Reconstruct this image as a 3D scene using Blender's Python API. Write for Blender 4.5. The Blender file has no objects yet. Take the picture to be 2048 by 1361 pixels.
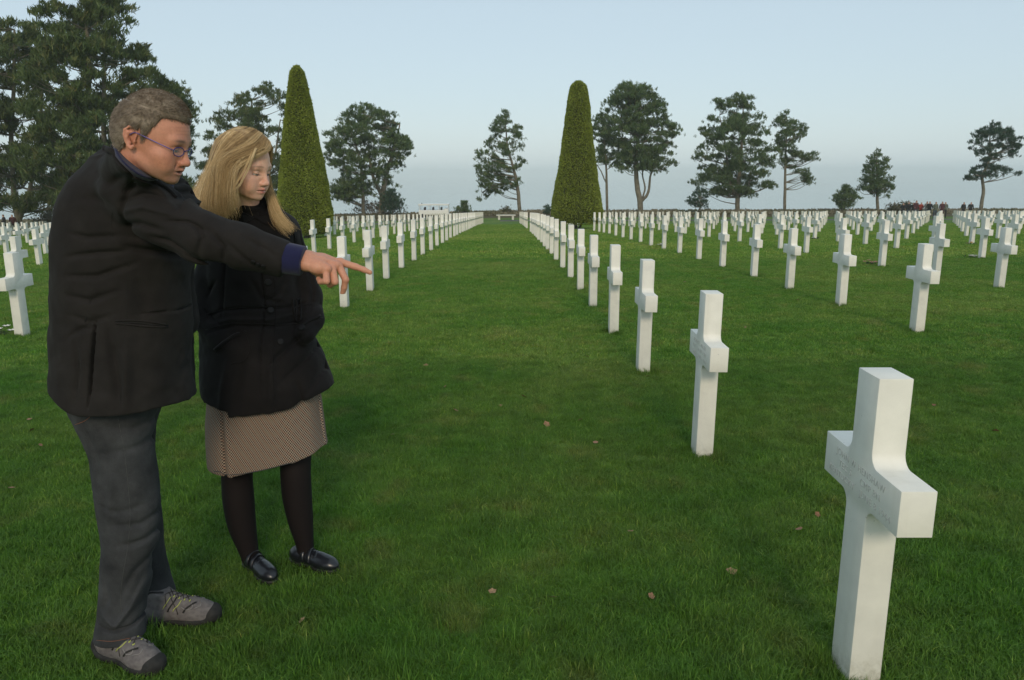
import bpy, math, random
import numpy as np
from mathutils import Vector, Matrix
R = math.radians
scn = bpy.context.scene
col = scn.collection
rng = np.random.default_rng(7)
random.seed(7)

# ------------------------------------------------------------------ camera
FPX, CU, CV, HZ = 1555.0, 1024.0, 680.5, 345.0      # lens in photo pixels, horizon row
PITCH = math.atan((CV - HZ) / FPX)
YAW = math.atan(9.0 / FPX * math.cos(PITCH))
EYE = 1.56
cd = bpy.data.cameras.new('camera')
cam = bpy.data.objects.new('camera', cd)
col.objects.link(cam)
cd.sensor_width = 36.0
cd.lens = 36.0 * FPX / 2048.0
cd.clip_start = 0.05
cd.clip_end = 30000
cam.location = (0, 0, EYE)
cam.rotation_mode = 'QUATERNION'
_q = Matrix.Rotation(-YAW, 3, 'Z') @ Matrix.Rotation(math.pi / 2 - PITCH, 3, 'X') @ Matrix.Rotation(-0.003, 3, 'Z')
cam.rotation_quaternion = _q.to_quaternion()
scn.camera = cam

def P(u, v, Y):
    """the place at distance Y (metres along the lawn) seen at photo pixel u, v"""
    d = _q @ Vector(((u - CU) / FPX, -(v - CV) / FPX, -1.0))
    k = Y / d.y
    return Vector((d.x * k, Y, EYE + d.z * k))

# ------------------------------------------------------------------ world, sun, exposure
SUN_EL, SUN_AZ = 27.0, 3.0         # sun low behind the viewer, a little to the right
w = bpy.data.worlds.new('World')
scn.world = w
w.use_nodes = True
nt = w.node_tree
bg = nt.nodes['Background']
sky = nt.nodes.new('ShaderNodeTexSky')
sky.sky_type = 'NISHITA'
sky.sun_disc = False
sky.sun_elevation = R(SUN_EL)
sky.sun_rotation = R(180 - SUN_AZ)
sky.air_density = 1.0
sky.dust_density = 0.8
sky.ozone_density = 1.0
hsv = nt.nodes.new('ShaderNodeHueSaturation')
hsv.inputs['Saturation'].default_value = 0.80
nt.links.new(sky.outputs[0], hsv.inputs['Color'])
veil = nt.nodes.new('ShaderNodeMix')          # thin high veil of mist over the blue
veil.data_type = 'RGBA'
veil.inputs[0].default_value = 0.68
veil.inputs[7].default_value = (5.65, 6.95, 7.7, 1)
nt.links.new(hsv.outputs[0], veil.inputs[6])
nt.links.new(veil.outputs[2], bg.inputs['Color'])
bg.inputs['Strength'].default_value = 0.110
sl = bpy.data.lights.new('sun', 'SUN')
sl.energy = 1.42
sl.angle = R(14)
sl.color = (1.0, 0.83, 0.60)
so = bpy.data.objects.new('sun', sl)
col.objects.link(so)
_sd = Vector((math.sin(R(180 - SUN_AZ)) * math.cos(R(SUN_EL)), math.cos(R(180 - SUN_AZ)) * math.cos(R(SUN_EL)), math.sin(R(SUN_EL))))
so.rotation_mode = 'QUATERNION'
so.rotation_quaternion = _sd.to_track_quat('Z', 'Y')
scn.view_settings.view_transform = 'Standard'
scn.view_settings.look = 'None'
scn.view_settings.gamma = 1.0
scn.view_settings.exposure = -0.02
scn.view_settings.use_curve_mapping = False
scn.cycles.use_denoising = True
scn.cycles.max_bounces = 6
scn.cycles.diffuse_bounces = 3
scn.cycles.glossy_bounces = 2
scn.cycles.transmission_bounces = 4
scn.cycles.transparent_max_bounces = 6
scn.cycles.volume_bounces = 1
scn.cycles.sample_clamp_indirect = 4.0

# ------------------------------------------------------------------ helpers
def tag(o, label=None, cat=None, group=None, kind=None):
    if label: o['label'] = label
    if cat: o['category'] = cat
    if group: o['group'] = group
    if kind: o['kind'] = kind
    return o

def link(name, me, parent=None, mat=None):
    o = bpy.data.objects.new(name, me)
    col.objects.link(o)
    if parent is not None: o.parent = parent
    if mat is not None and me is not None and not len(me.materials): me.materials.append(mat)
    return o

def empty(name, loc=(0, 0, 0), rz=0.0):
    o = bpy.data.objects.new(name, None)
    o.empty_display_size = 0.2
    col.objects.link(o)
    o.location = loc
    o.rotation_euler = (0, 0, rz)
    return o

def np_mesh(name, V, F, mat=None, smooth=True, attrs=None):
    """mesh from numpy verts and faces (all faces the same size, or a list of arrays)"""
    V = np.asarray(V, dtype=np.float32)
    Fs = F if isinstance(F, (list, tuple)) else [F]
    Fs = [np.asarray(f, dtype=np.int32) for f in Fs if len(f)]
    me = bpy.data.meshes.new(name)
    me.vertices.add(len(V))
    me.vertices.foreach_set('co', V.ravel())
    nl = sum(f.size for f in Fs)
    npoly = sum(len(f) for f in Fs)
    me.loops.add(nl)
    me.loops.foreach_set('vertex_index', np.concatenate([f.ravel() for f in Fs]))
    me.polygons.add(npoly)
    sizes = np.concatenate([np.full(len(f), f.shape[1], dtype=np.int32) for f in Fs])
    starts = np.concatenate([[0], np.cumsum(sizes)[:-1]]).astype(np.int32)
    me.polygons.foreach_set('loop_start', starts)
    me.polygons.foreach_set('loop_total', sizes)
    me.polygons.foreach_set('use_smooth', np.full(npoly, bool(smooth)))
    if attrs:
        for k, a in attrs.items():
            a = np.asarray(a, dtype=np.float32)
            if a.ndim == 1:
                at = me.attributes.new(k, 'FLOAT', 'POINT')
                at.data.foreach_set('value', a)
            else:
                if a.shape[1] == 3: a = np.concatenate([a, np.ones((len(a), 1), np.float32)], 1)
                at = me.attributes.new(k, 'FLOAT_COLOR', 'POINT')
                at.data.foreach_set('color', a.ravel())
    me.update()
    me.validate()
    if mat is not None: me.materials.append(mat)
    return me

class MB:
    """collects simple shapes into one mesh"""
    def __init__(s): s.V = []; s.F = []; s.n = 0
    def add(s, V, F):
        V = np.asarray(V, float)
        s.V.append(V); s.F.append([[i + s.n for i in f] for f in F]); s.n += len(V)
        return s
    def box(s, c, d, rz=0.0, bev=0.0):
        x, y, z = [k / 2 for k in d]
        if bev <= 0:
            V = np.array([(a * x, b * y, e * z) for a in (-1, 1) for b in (-1, 1) for e in (-1, 1)])
            F = [(0, 1, 3, 2), (4, 6, 7, 5), (0, 4, 5, 1), (2, 3, 7, 6), (0, 2, 6, 4), (1, 5, 7, 3)]
        else:
            b = min(bev, x * .9, y * .9, z * .9); V = []; ring = []
            prof = [(-z, b), (-z + b, 0), (z - b, 0), (z, b)]
            for zz, ins in prof:
                xx, yy = x - ins, y - ins
                for sx, sy in ((-1, -1), (1, -1), (1, 1), (-1, 1)):
                    if sx * sy > 0: V += [(sx * xx, sy * (yy - b), zz), (sx * (xx - b), sy * yy, zz)]
                    else: V += [(sx * (xx - b), sy * yy, zz), (sx * xx, sy * (yy - b), zz)]
            V = np.array(V); F = []
            for k in range(3):
                for i in range(8):
                    j = (i + 1) % 8
                    F.append((k * 8 + i, k * 8 + j, k * 8 + 8 + j, k * 8 + 8 + i))
            F.append(tuple(range(7, -1, -1))); F.append(tuple(range(24, 32)))
        c_, s_ = math.cos(rz), math.sin(rz)
        W = V.copy(); W[:, 0] = V[:, 0] * c_ - V[:, 1] * s_; W[:, 1] = V[:, 0] * s_ + V[:, 1] * c_
        return s.add(W + np.array(c), F)
    def tube(s, pts, rad, n=8, caps=True):
        V, F = tube_geo(pts, rad, n, caps)
        return s.add(V, F)
    def mesh(s, name, mat=None, smooth=False):
        me = bpy.data.meshes.new(name)
        me.from_pydata([tuple(v) for v in np.concatenate(s.V)], [], [f for g in s.F for f in g])
        me.update()
        if smooth: me.polygons.foreach_set('use_smooth', [True] * len(me.polygons))
        if mat is not None: me.materials.append(mat)
        return me
    def build(s, name, mat, parent=None, smooth=False):
        return link(name, s.mesh(name, mat, smooth), parent)

def tube_geo(pts, rad, n=8, caps=True):
    pts = np.asarray(pts, float); m = len(pts)
    rad = np.broadcast_to(np.asarray(rad, float), (m,))
    t = np.gradient(pts, axis=0); t /= np.linalg.norm(t, axis=1)[:, None] + 1e-9
    up = np.array([0.0, 0, 1]) if abs(t[0][2]) < .9 else np.array([1.0, 0, 0])
    a = np.cross(t[0], up); a /= np.linalg.norm(a)
    V = []
    ang = np.arange(n) * 2 * math.pi / n
    for i in range(m):
        a = a - t[i] * np.dot(a, t[i]); a /= np.linalg.norm(a) + 1e-9
        b = np.cross(t[i], a)
        V.append(pts[i] + rad[i] * (np.cos(ang)[:, None] * a + np.sin(ang)[:, None] * b))
    V = np.concatenate(V)
    F = [(i * n + j, i * n + (j + 1) % n, (i + 1) * n + (j + 1) % n, (i + 1) * n + j) for i in range(m - 1) for j in range(n)]
    if caps:
        F.append(tuple(range(n - 1, -1, -1))); F.append(tuple(range((m - 1) * n, m * n)))
    return V, F

def smooth_path(pts, k=6):
    pts = np.asarray(pts, float)
    Q = np.concatenate([[2 * pts[0] - pts[1]], pts, [2 * pts[-1] - pts[-2]]])
    out = []
    for i in range(1, len(Q) - 2):
        p0, p1, p2, p3 = Q[i - 1:i + 3]
        for s in range(k):
            t = s / k
            out.append(.5 * ((2 * p1) + (p2 - p0) * t + (2 * p0 - 5 * p1 + 4 * p2 - p3) * t * t + (3 * p1 - p0 - 3 * p2 + p3) * t ** 3))
    out.append(pts[-1])
    return np.array(out)

# ------------------------------------------------------------------ materials
class NT:
    def __init__(s, m): s.t = m.node_tree
    def n(s, typ, **k):
        x = s.t.nodes.new('ShaderNode' + typ)
        for a, b in k.items():
            if a.startswith('i_'): x.inputs[a[2:].replace('_', ' ')].default_value = b
            else: setattr(x, a, b)
        return x
    def l(s, a, b): s.t.links.new(a, b); return b
    def noise(s, scale, detail=4, rough=.55, vec=None, dist=0.0):
        x = s.n('TexNoise'); x.inputs['Scale'].default_value = scale; x.inputs['Detail'].default_value = detail
        x.inputs['Roughness'].default_value = rough; x.inputs['Distortion'].default_value = dist
        if vec is not None: s.l(vec, x.inputs['Vector'])
        return x.outputs['Fac']
    def ramp(s, fac, stops):
        r = s.n('ValToRGB'); s.l(fac, r.inputs[0]); e = r.color_ramp.elements
        while len(e) < len(stops): e.new(.5)
        for k, (p, c) in enumerate(stops):
            e[k].position = p
            e[k].color = (c, c, c, 1) if isinstance(c, (int, float)) else (*c, 1)
        return r.outputs[0]
    def mix(s, a, b, f, mode='MIX'):
        x = s.n('Mix'); x.data_type = 'RGBA'; x.blend_type = mode
        for sock, val in ((x.inputs[6], a), (x.inputs[7], b), (x.inputs[0], f)):
            if isinstance(val, (int, float)): sock.default_value = val
            elif isinstance(val, tuple): sock.default_value = (*val, 1)
            else: s.l(val, sock)
        return x.outputs[2]
    def math(s, op, a, b=0.0):
        x = s.n('Math', operation=op)
        for k, val in ((0, a), (1, b)):
            if isinstance(val, (int, float)): x.inputs[k].default_value = val
            else: s.l(val, x.inputs[k])
        return x.outputs[0]
    def bump(s, h, strength=.3, dist=.01):
        b = s.n('Bump'); b.inputs['Strength'].default_value = strength; b.inputs['Distance'].default_value = dist
        s.l(h, b.inputs['Height']); return b.outputs[0]
    def coord(s, kind='Object'):
        return s.n('TexCoord').outputs[kind]

def mat(name, color=(.5, .5, .5), rough=.7, metal=0.0, spec=.5):
    m = bpy.data.materials.new(name); m.use_nodes = True
    b = m.node_tree.nodes['Principled BSDF']
    b.inputs['Base Color'].default_value = (*color, 1)
    b.inputs['Roughness'].default_value = rough
    b.inputs['Metallic'].default_value = metal
    b.inputs['Specular IOR Level'].default_value = spec
    return m, NT(m), b

def simple_noise_mat(name, c1, c2, scale=20, rough=.8, bump=.2, bscale=None, bdist=.004, detail=5, spec=.3, lo=.35, hi=.65):
    m, t, b = mat(name, c1, rough, spec=spec)
    co = t.coord('Object')
    t.l(t.ramp(t.noise(scale, detail, vec=co), [(lo, c1), (hi, c2)]), b.inputs['Base Color'])
    if bump: t.l(t.bump(t.noise(bscale or scale * 4, 4, vec=co), bump, bdist), b.inputs['Normal'])
    return m
# ------------------------------------------------------------------ terrain
def ground_z(x, y):
    x = np.asarray(x, float); y = np.asarray(y, float)
    yc = np.clip(y, 0, 76)
    z = -(.02 * np.minimum(yc, 33) + .0004 * np.minimum(yc, 33) ** 2 + .048 * np.maximum(yc - 33, 0))
    z = z - np.minimum(.025 * np.maximum(-2 - x, 0), .30)
    z = z - .014 * np.maximum(-15 - x, 0) * np.clip(y / 40, 0, 1)
    z = z - np.clip((y - 98) / 25, 0, 1) ** 1.5 * 50.0
    return z
def gz(x, y): return float(ground_z(x, y))

def grid_mesh(name, xs, ys, zf, mat_):
    X, Y = np.meshgrid(xs, ys)
    Z = zf(X, Y)
    nx, ny = len(xs), len(ys)
    V = np.stack([X, Y, Z], -1).reshape(-1, 3)
    i, j = np.meshgrid(np.arange(nx - 1), np.arange(ny - 1)); a = (j * nx + i).ravel()
    F = np.stack([a, a + 1, a + nx + 1, a + nx], 1)
    return np_mesh(name, V, F, mat_)

def lawn_color(t, vec):
    """green of the turf: broad patches of fresher and drier grass, shared by ground and blades"""
    big = t.noise(.22, 4, .6, vec)
    mid = t.noise(1.3, 4, .6, vec)
    fine = t.noise(7.0, 4, .65, vec)
    c = t.ramp(big, [(.34, (.066, .168, .022)), (.50, (.100, .200, .032)), (.62, (.165, .235, .055))])
    c = t.mix(c, t.ramp(mid, [(.33, (.060, .165, .020)), (.62, (.150, .220, .050))]), .42)
    c = t.mix(c, (.200, .190, .070), t.math('MULTIPLY', t.ramp(t.noise(2.6, 3, .6, vec), [(.56, 0.0), (.72, 1.0)]), .45))
    return t.mix(c, t.ramp(fine, [(.3, .66), (.7, 1.3)]), .75, 'MULTIPLY')

m_lawn, t, b = mat('lawn_turf', (.05, .1, .02), .95, spec=.1)
geo = t.n('NewGeometry').outputs['Position']
c = lawn_color(t, geo)
# beyond the lawn: path, rough grass and the sandy cliff
sx = t.n('SeparateXYZ'); t.l(geo, sx.inputs[0])
yv = sx.outputs['Y']
st = t.n('Mapping'); st.inputs['Scale'].default_value = (1, .25, 1); t.l(geo, st.inputs['Vector'])
c = t.mix(c, t.ramp(t.noise(22, 4, .7, geo), [(.35, .55), (.7, 1.25)]), .65, 'MULTIPLY')
rough_ = t.ramp(t.noise(.9, 5, .7, geo), [(.35, (.060, .062, .026)), (.55, (.11, .085, .05)), (.72, (.07, .085, .03))])
edge = t.math('ADD', yv, t.math('MULTIPLY', t.noise(.15, 2, .5, geo), 3.0))
c = t.mix(c, rough_, t.ramp(t.math('MULTIPLY', t.math('SUBTRACT', edge, 83.5), .5), [(0.0, 0.0), (1.0, 1.0)]))
t.l(c, b.inputs['Base Color'])
t.l(t.bump(t.noise(60, 5, .7, geo), .6, .02), b.inputs['Normal'])
ys = np.unique(np.concatenate([np.linspace(-15, 40, 80), np.linspace(40, 98, 40), np.linspace(98, 124, 20)]))
xs = np.unique(np.concatenate([np.linspace(-130, -15, 40), np.linspace(-15, 15, 30), np.linspace(15, 130, 30)]))
lawn = link('lawn_ground', grid_mesh('lawn_ground', xs, ys, ground_z, m_lawn)); tag(lawn, 'mown green cemetery lawn sloping gently down towards the sea', kind='structure')

m_path = simple_noise_mat('path_asphalt', (.085, .08, .08), (.12, .115, .11), 3, .9, .3, 60)
pth = link('path', grid_mesh('path', np.linspace(-90, 90, 61), np.linspace(77.2, 79.2, 3), lambda X, Y: ground_z(X, Y) + .006, m_path))
tag(pth, 'narrow grey footpath across the far end of the lawn', kind='structure')

# sea, with fine wind ripples
m_sea, t, b = mat('sea_water', (.045, .085, .10), .12, spec=.5)
geo = t.n('NewGeometry').outputs['Position']
mp = t.n('Mapping'); mp.inputs['Scale'].default_value = (.35, 1, 1); t.l(geo, mp.inputs['Vector'])
t.l(t.ramp(t.noise(.012, 5, .6, mp.outputs[0]), [(.35, (.055, .125, .130)), (.65, (.080, .155, .160))]), b.inputs['Base Color'])
t.l(t.bump(t.noise(.25, 6, .7, mp.outputs[0]), .06, 1.0), b.inputs['Normal'])
SEA_Z = -50.0
sea = link('sea', grid_mesh('sea', np.linspace(-9000, 9000, 19), np.concatenate([[-30, 100, 400], np.linspace(1000, 9500, 12)]), lambda X, Y: np.full_like(X, SEA_Z + .5), m_sea))
tag(sea, 'calm pale blue-green sea fading into haze', kind='structure')

# the air itself
m_haze = bpy.data.materials.new('haze_air'); m_haze.use_nodes = True
tt = m_haze.node_tree; tt.nodes.clear()
vo = tt.nodes.new('ShaderNodeVolumePrincipled'); vo.inputs['Color'].default_value = (.88, .97, 1.0, 1)
vo.inputs['Density'].default_value = .00042; vo.inputs['Anisotropy'].default_value = -0.25
mo = tt.nodes.new('ShaderNodeOutputMaterial'); tt.links.new(vo.outputs[0], mo.inputs['Volume'])
hb = MB().box((0, 4850, (SEA_Z - 1.5 + 26) / 2), (18600, 9950, 26 - SEA_Z + 1.5))
hz = hb.build('haze', m_haze); tag(hz, 'thin pale sea haze over everything', kind='stuff')
# ------------------------------------------------------------------ marble crosses
m_marble, t, b = mat('white_marble', (.8, .79, .75), .55, spec=.35)
co = t.coord('Object'); oi = t.n('ObjectInfo').outputs['Random']
wv = t.n('TexWave', wave_type='BANDS', bands_direction='DIAGONAL'); wv.inputs['Scale'].default_value = 2.2
wv.inputs['Distortion'].default_value = 9; wv.inputs['Detail'].default_value = 4; wv.inputs['Detail Scale'].default_value = 1.6
off = t.n('VectorMath', operation='ADD'); t.l(co, off.inputs[0])
cx = t.n('CombineXYZ'); t.l(t.math('MULTIPLY', oi, 37.0), cx.inputs[0]); t.l(t.math('MULTIPLY', oi, 91.0), cx.inputs[2]); t.l(cx.outputs[0], off.inputs[1])
t.l(off.outputs[0], wv.inputs['Vector'])
c = t.mix((.82, .805, .755), (.66, .655, .635), t.math('MULTIPLY', t.ramp(wv.outputs['Fac'], [(.0, 1.0), (.12, 0.0)]), t.math('MULTIPLY', t.ramp(t.noise(3, 3, .6, off.outputs[0]), [(.45, 0.0), (.68, 1.0)]), .45)))
c = t.mix(c, t.ramp(t.noise(9, 4, .6, off.outputs[0]), [(.3, .90), (.7, 1.03)]), .9, 'MULTIPLY')
st_ = t.n('Mapping'); st_.inputs['Scale'].default_value = (22, 22, 1.6); t.l(off.outputs[0], st_.inputs['Vector'])
c = t.mix(c, (.60, .57, .47), t.math('MULTIPLY', t.ramp(t.noise(1.0, 4, .6, st_.outputs[0]), [(.55, 0.0), (.8, 1.0)]), .22))
c = t.mix(c, t.ramp(oi, [(0.0, (.93, .93, .92)), (.5, (1.0, .99, .96)), (1.0, (1.03, 1.02, 1.0))]), 1.0, 'MULTIPLY')
# a touch of soil and algae near the turf
sz = t.n('SeparateXYZ'); t.l(co, sz.inputs[0])
low = t.math('MULTIPLY', t.ramp(sz.outputs['Z'], [(.0, 1.0), (.10, 0.0)]), t.ramp(t.noise(30, 4, .7, co), [(.4, .15), (.65, .8)]))
c = t.mix(c, (.42, .40, .30), low)
c = t.mix(c, (.30, .30, .29), t.math('MULTIPLY', t.ramp(t.noise(75, 2, .5, off.outputs[0]), [(.74, 0.0), (.78, 1.0)]), .6))
t.l(c, b.inputs['Base Color'])
t.l(t.bump(t.noise(140, 3, .6, co), .12, .001), b.inputs['Normal'])

def cross_mesh(name, fil=6, bev=True):
    """Latin cross: arms run along Y, inner corners rounded, 1 m tall"""
    w, a, z0, z1, H, r, T = .069, .256, .580, .717, .985, .042, .050
    def arc(cy, cz, a0, a1):
        return [(cy + r * math.cos(a0 + (a1 - a0) * k / fil), cz + r * math.sin(a0 + (a1 - a0) * k / fil)) for k in range(fil + 1)]
    hp = math.pi / 2
    pr = [(w, -.12)] + arc(w + r, z0 - r, math.pi, hp) + [(a, z0), (a, z1)] + arc(w + r, z1 + r, -hp, -math.pi) + [(w, H)]
    pr = pr + [(-y, z) for y, z in reversed(pr)]
    me = bpy.data.meshes.new(name)
    n = len(pr)
    V = [(-T, y, z) for y, z in pr] + [(T, y, z) for y, z in pr]
    F = [tuple(range(n)), tuple(range(2 * n - 1, n - 1, -1))] + [(i, i + n, (i + 1) % n + n, (i + 1) % n) for i in range(n)]
    me.from_pydata(V, [], F); me.update()
    if bev:
        import bmesh
        bm = bmesh.new(); bm.from_mesh(me)
        bmesh.ops.recalc_face_normals(bm, faces=bm.faces)
        es = [e for e in bm.edges if e.calc_face_angle(0) > R(35)]
        bmesh.ops.bevel(bm, geom=es, offset=.0028, segments=2, profile=.5, affect='EDGES')
        bm.to_mesh(me); bm.free()
    else:
        import bmesh
        bm = bmesh.new(); bm.from_mesh(me); bmesh.ops.recalc_face_normals(bm, faces=bm.faces); bm.to_mesh(me); bm.free()
    me.polygons.foreach_set('use_smooth', [True] * len(me.polygons))
    me.set_sharp_from_angle(angle=R(32))
    me.materials.append(m_marble)
    return me
cm_near, cm_far = cross_mesh('marble_cross', 8, True), cross_mesh('marble_cross_plain', 3, False)

ORD = 'first second third fourth fifth sixth seventh eighth ninth tenth eleventh twelfth thirteenth fourteenth fifteenth sixteenth seventeenth eighteenth nineteenth twentieth'.split()
def ordinal(n):
    if n <= 20: return ORD[n - 1]
    tens = {2: ('twenty', 'twentieth'), 3: ('thirty', 'thirtieth'), 4: ('forty', 'fortieth')}[n // 10]
    return tens[1] if n % 10 == 0 else tens[0] + '-' + ORD[n % 10 - 1]

ROW0 = [2.24, 4.39, 6.55, 8.45, 10.52, 12.46, 14.38, 16.45, 18.55, 20.70, 22.74, 24.75]
YEWS = [(4.2, 45.0), (-9.25, 36.2)]
spots = []
for k in range(-16, 16):
    X0 = 1.17 + 3.4 * k
    for n in range(0, 35):
        Y0 = ROW0[n] if n < 12 else 24.75 + 2.04 * (n - 11)
        if k <= -1 and n == 0: continue
        if k == -2 and n == 3: Y0 = 8.87
        if k == 0 and 19 <= n <= 21: continue
        if any((X0 - a) ** 2 + (Y0 - b_) ** 2 < 2.3 ** 2 for a, b_ in YEWS): continue
        # frustum test
        d = _q.inverted() @ Vector((X0, Y0, gz(X0, Y0) + .5 - EYE))
        if -d.z < .5: continue
        u = CU + FPX * d.x / -d.z
        if k == 1 and Y0 < 8: continue
        if u < -140 or u > 2150: continue
        jx, jy = rng.normal(0, .010), rng.normal(0, .010)
        if k == 0 and n < 2: jx, jy = (-.045 if n == 0 else -.015), 0.0
        if k == -2 and n == 3: jx, jy = .0, 0.0
        spots.append((k, n, X0 + jx, Y0 + jy, u))
spots.sort(key=lambda s: s[3])
spots_individual = spots[:300]
rows = {}
for s in spots_individual: rows.setdefault(s[0], []).append(s)
def rowname(k):
    if k >= 0: return ordinal(k + 1) + ' row right of the grass aisle'
    return ordinal(-k) + ' row left of the grass aisle'
crosses = []
for k in rows:
    rows[k].sort(key=lambda s: s[3])
    for i, (kk, n, x, y, u) in enumerate(rows[k]):
        o = link('marble_cross', cm_near if y < 13 else cm_far)
        o.location = (x, y, gz(x, y) + (.034 if k == 0 and i == 0 else 0))
        o.rotation_euler = (rng.normal(0, .004), rng.normal(0, .004), rng.normal(0, .010) + (math.pi if k < 0 else 0))
        vis = i + 1
        lab = 'white marble cross, %s from the front in the %s' % (ordinal(vis), rowname(k))
        if k == 0 and i == 0: lab = 'nearest marble cross at the lower right, with an engraved name'
        if k == 0 and i == 1: lab = 'white marble cross directly behind the large nearest one, faint engraving on its grey side'
        tag(o, lab, 'grave marker', 'white marble crosses in rows')
        crosses.append(o)
# the farthest ones, too many to count apart
Vs, Fs, base = [], [], 0
V0 = np.array([v.co[:] for v in cm_far.vertices]); F0 = [tuple(p.vertices) for p in cm_far.polygons]
for (k, n, x, y, u) in spots[300:]:
    Vs.append(V0 + np.array([x, y, gz(x, y)])); Fs += [tuple(i + base for i in f) for f in F0]; base += len(V0)
me = bpy.data.meshes.new('distant_crosses'); me.from_pydata([tuple(v) for v in np.concatenate(Vs)], [], Fs); me.materials.append(m_marble)
dc = link('distant_crosses', me); tag(dc, 'far rows of tiny white marble crosses near the end of the lawn', 'grave markers', kind='stuff')

# engraving on the two nearest crosses (the face towards the aisle)
m_cut, t, b = mat('engraved_marble', (.62, .59, .54), .8, spec=.2)
def engrave(cross, lines, zt, size, step, parts='inscription'):
    for i, ln in enumerate(lines):
        fc = bpy.data.curves.new('inscription', 'FONT'); fc.body = ln; fc.size = size; fc.align_x = 'CENTER'; fc.extrude = .0006
        fc.space_character = 1.12
        tmp = bpy.data.objects.new('tmp', fc); col.objects.link(tmp)
        dg = bpy.context.evaluated_depsgraph_get()
        me = bpy.data.meshes.new_from_object(tmp.evaluated_get(dg)); bpy.data.objects.remove(tmp)
        me.name = 'inscription'; me.materials.clear(); me.materials.append(m_cut)
        o = link('inscription', me, cross)
        # text x -> -Y, text y -> Z, on the face at X = -.05
        o.matrix_local = Matrix(((0, 0, -1, -.0503), (-1, 0, 0, 0), (0, 1, 0, zt - i * step), (0, 0, 0, 1))) @ Matrix.Diagonal((1.1, 1, 1, 1))
        o['label'] = 'line of shallow engraved capitals: ' + ln
r0 = sorted([o for o in crosses if abs(o.location.x - 1.17) < .3], key=lambda o: o.location.y)
engrave(r0[0], ['JOHN W HENSHAW', 'TEC 5     CMP BN', 'KENTUCKY   JUNE 8 1944'], .672, .031, .036)
engrave(r0[1], ['ROBERT L MILLER', 'PVT     16 INF 1 DIV', 'OHIO    JUNE 6 1944'], .672, .030, .036)
# ------------------------------------------------------------------ trees
def foliage_mat(name, c1, c2, c3, rough=.6, trans=.25):
    m, t, b = mat(name, c1, rough, spec=.25)
    at = t.n('Attribute'); at.attribute_name = 'tone'
    c = t.ramp(at.outputs['Fac'], [(.0, c1), (.55, c2), (1.0, c3)])
    pos = t.n('NewGeometry').outputs['Position']
    c = t.mix(c, t.ramp(t.noise(.7, 3, .6, pos), [(.3, .75), (.7, 1.25)]), .7, 'MULTIPLY')
    t.l(c, b.inputs['Base Color'])
    tr = t.n('BsdfTranslucent'); t.l(c, tr.inputs['Color'])
    mx = t.n('MixShader'); mx.inputs[0].default_value = trans
    t.l(b.outputs[0], mx.inputs[1]); t.l(tr.outputs[0], mx.inputs[2])
    t.l(mx.outputs[0], t.t.nodes['Material Output'].inputs['Surface'])
    return m
m_pine = foliage_mat('pine_needles', (.066, .115, .042), (.100, .155, .058), (.185, .22, .09))
m_pine_warm = foliage_mat('pine_needles_olive', (.066, .105, .034), (.100, .140, .044), (.20, .19, .07))
m_pine_dark = foliage_mat('pine_needles_dark', (.032, .070, .044), (.050, .098, .060), (.10, .145, .085))
m_yewleaf = foliage_mat('yew_needles', (.165, .215, .030), (.235, .290, .042), (.33, .37, .07), trans=.25)
m_bark = simple_noise_mat('pine_bark', (.115, .105, .075), (.215, .195, .145), 2.5, .95, .8, 14, .05)
m_twig = simple_noise_mat('bare_twigs', (.16, .13, .11), (.24, .20, .17), 3, .95, 0)

def tufts(C, size, nb, g, updir=.75, wid=.20, outdir=None):
    """needle brushes: nb narrow blades around each centre, most reaching up"""
    n = len(C)
    d = g.normal(size=(n, nb, 3)); d[..., 2] = np.abs(d[..., 2]) * .9 + updir
    if outdir is not None: d += outdir[:, None, :] * .9
    d /= np.linalg.norm(d, axis=2)[..., None]
    s = (size * g.uniform(.6, 1.25, (n, 1))) * g.uniform(.7, 1.2, (n, nb))
    side = np.cross(d, g.normal(size=(n, nb, 3))); side /= np.linalg.norm(side, axis=2)[..., None]
    c = C[:, None, :] + g.normal(size=(n, nb, 3)) * size * .22
    w_ = (s * wid)[..., None]
    a = c - d * s[..., None] * .35 - side * w_ * .2
    b_ = c + d * s[..., None] * .25 + side * w_ * .5
    e = c + d * s[..., None] * .75
    f = c + d * s[..., None] * .15 - side * w_ * .5
    V = np.stack([a, b_, e, f], 2).reshape(-1, 3)
    F = np.arange(n * nb * 4).reshape(-1, 4)
    tone = np.repeat(np.clip(g.beta(2.2, 3.2, n)[:, None] + g.normal(0, .12, (n, nb)), 0, 1).ravel(), 4)
    return V, F, tone

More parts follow.
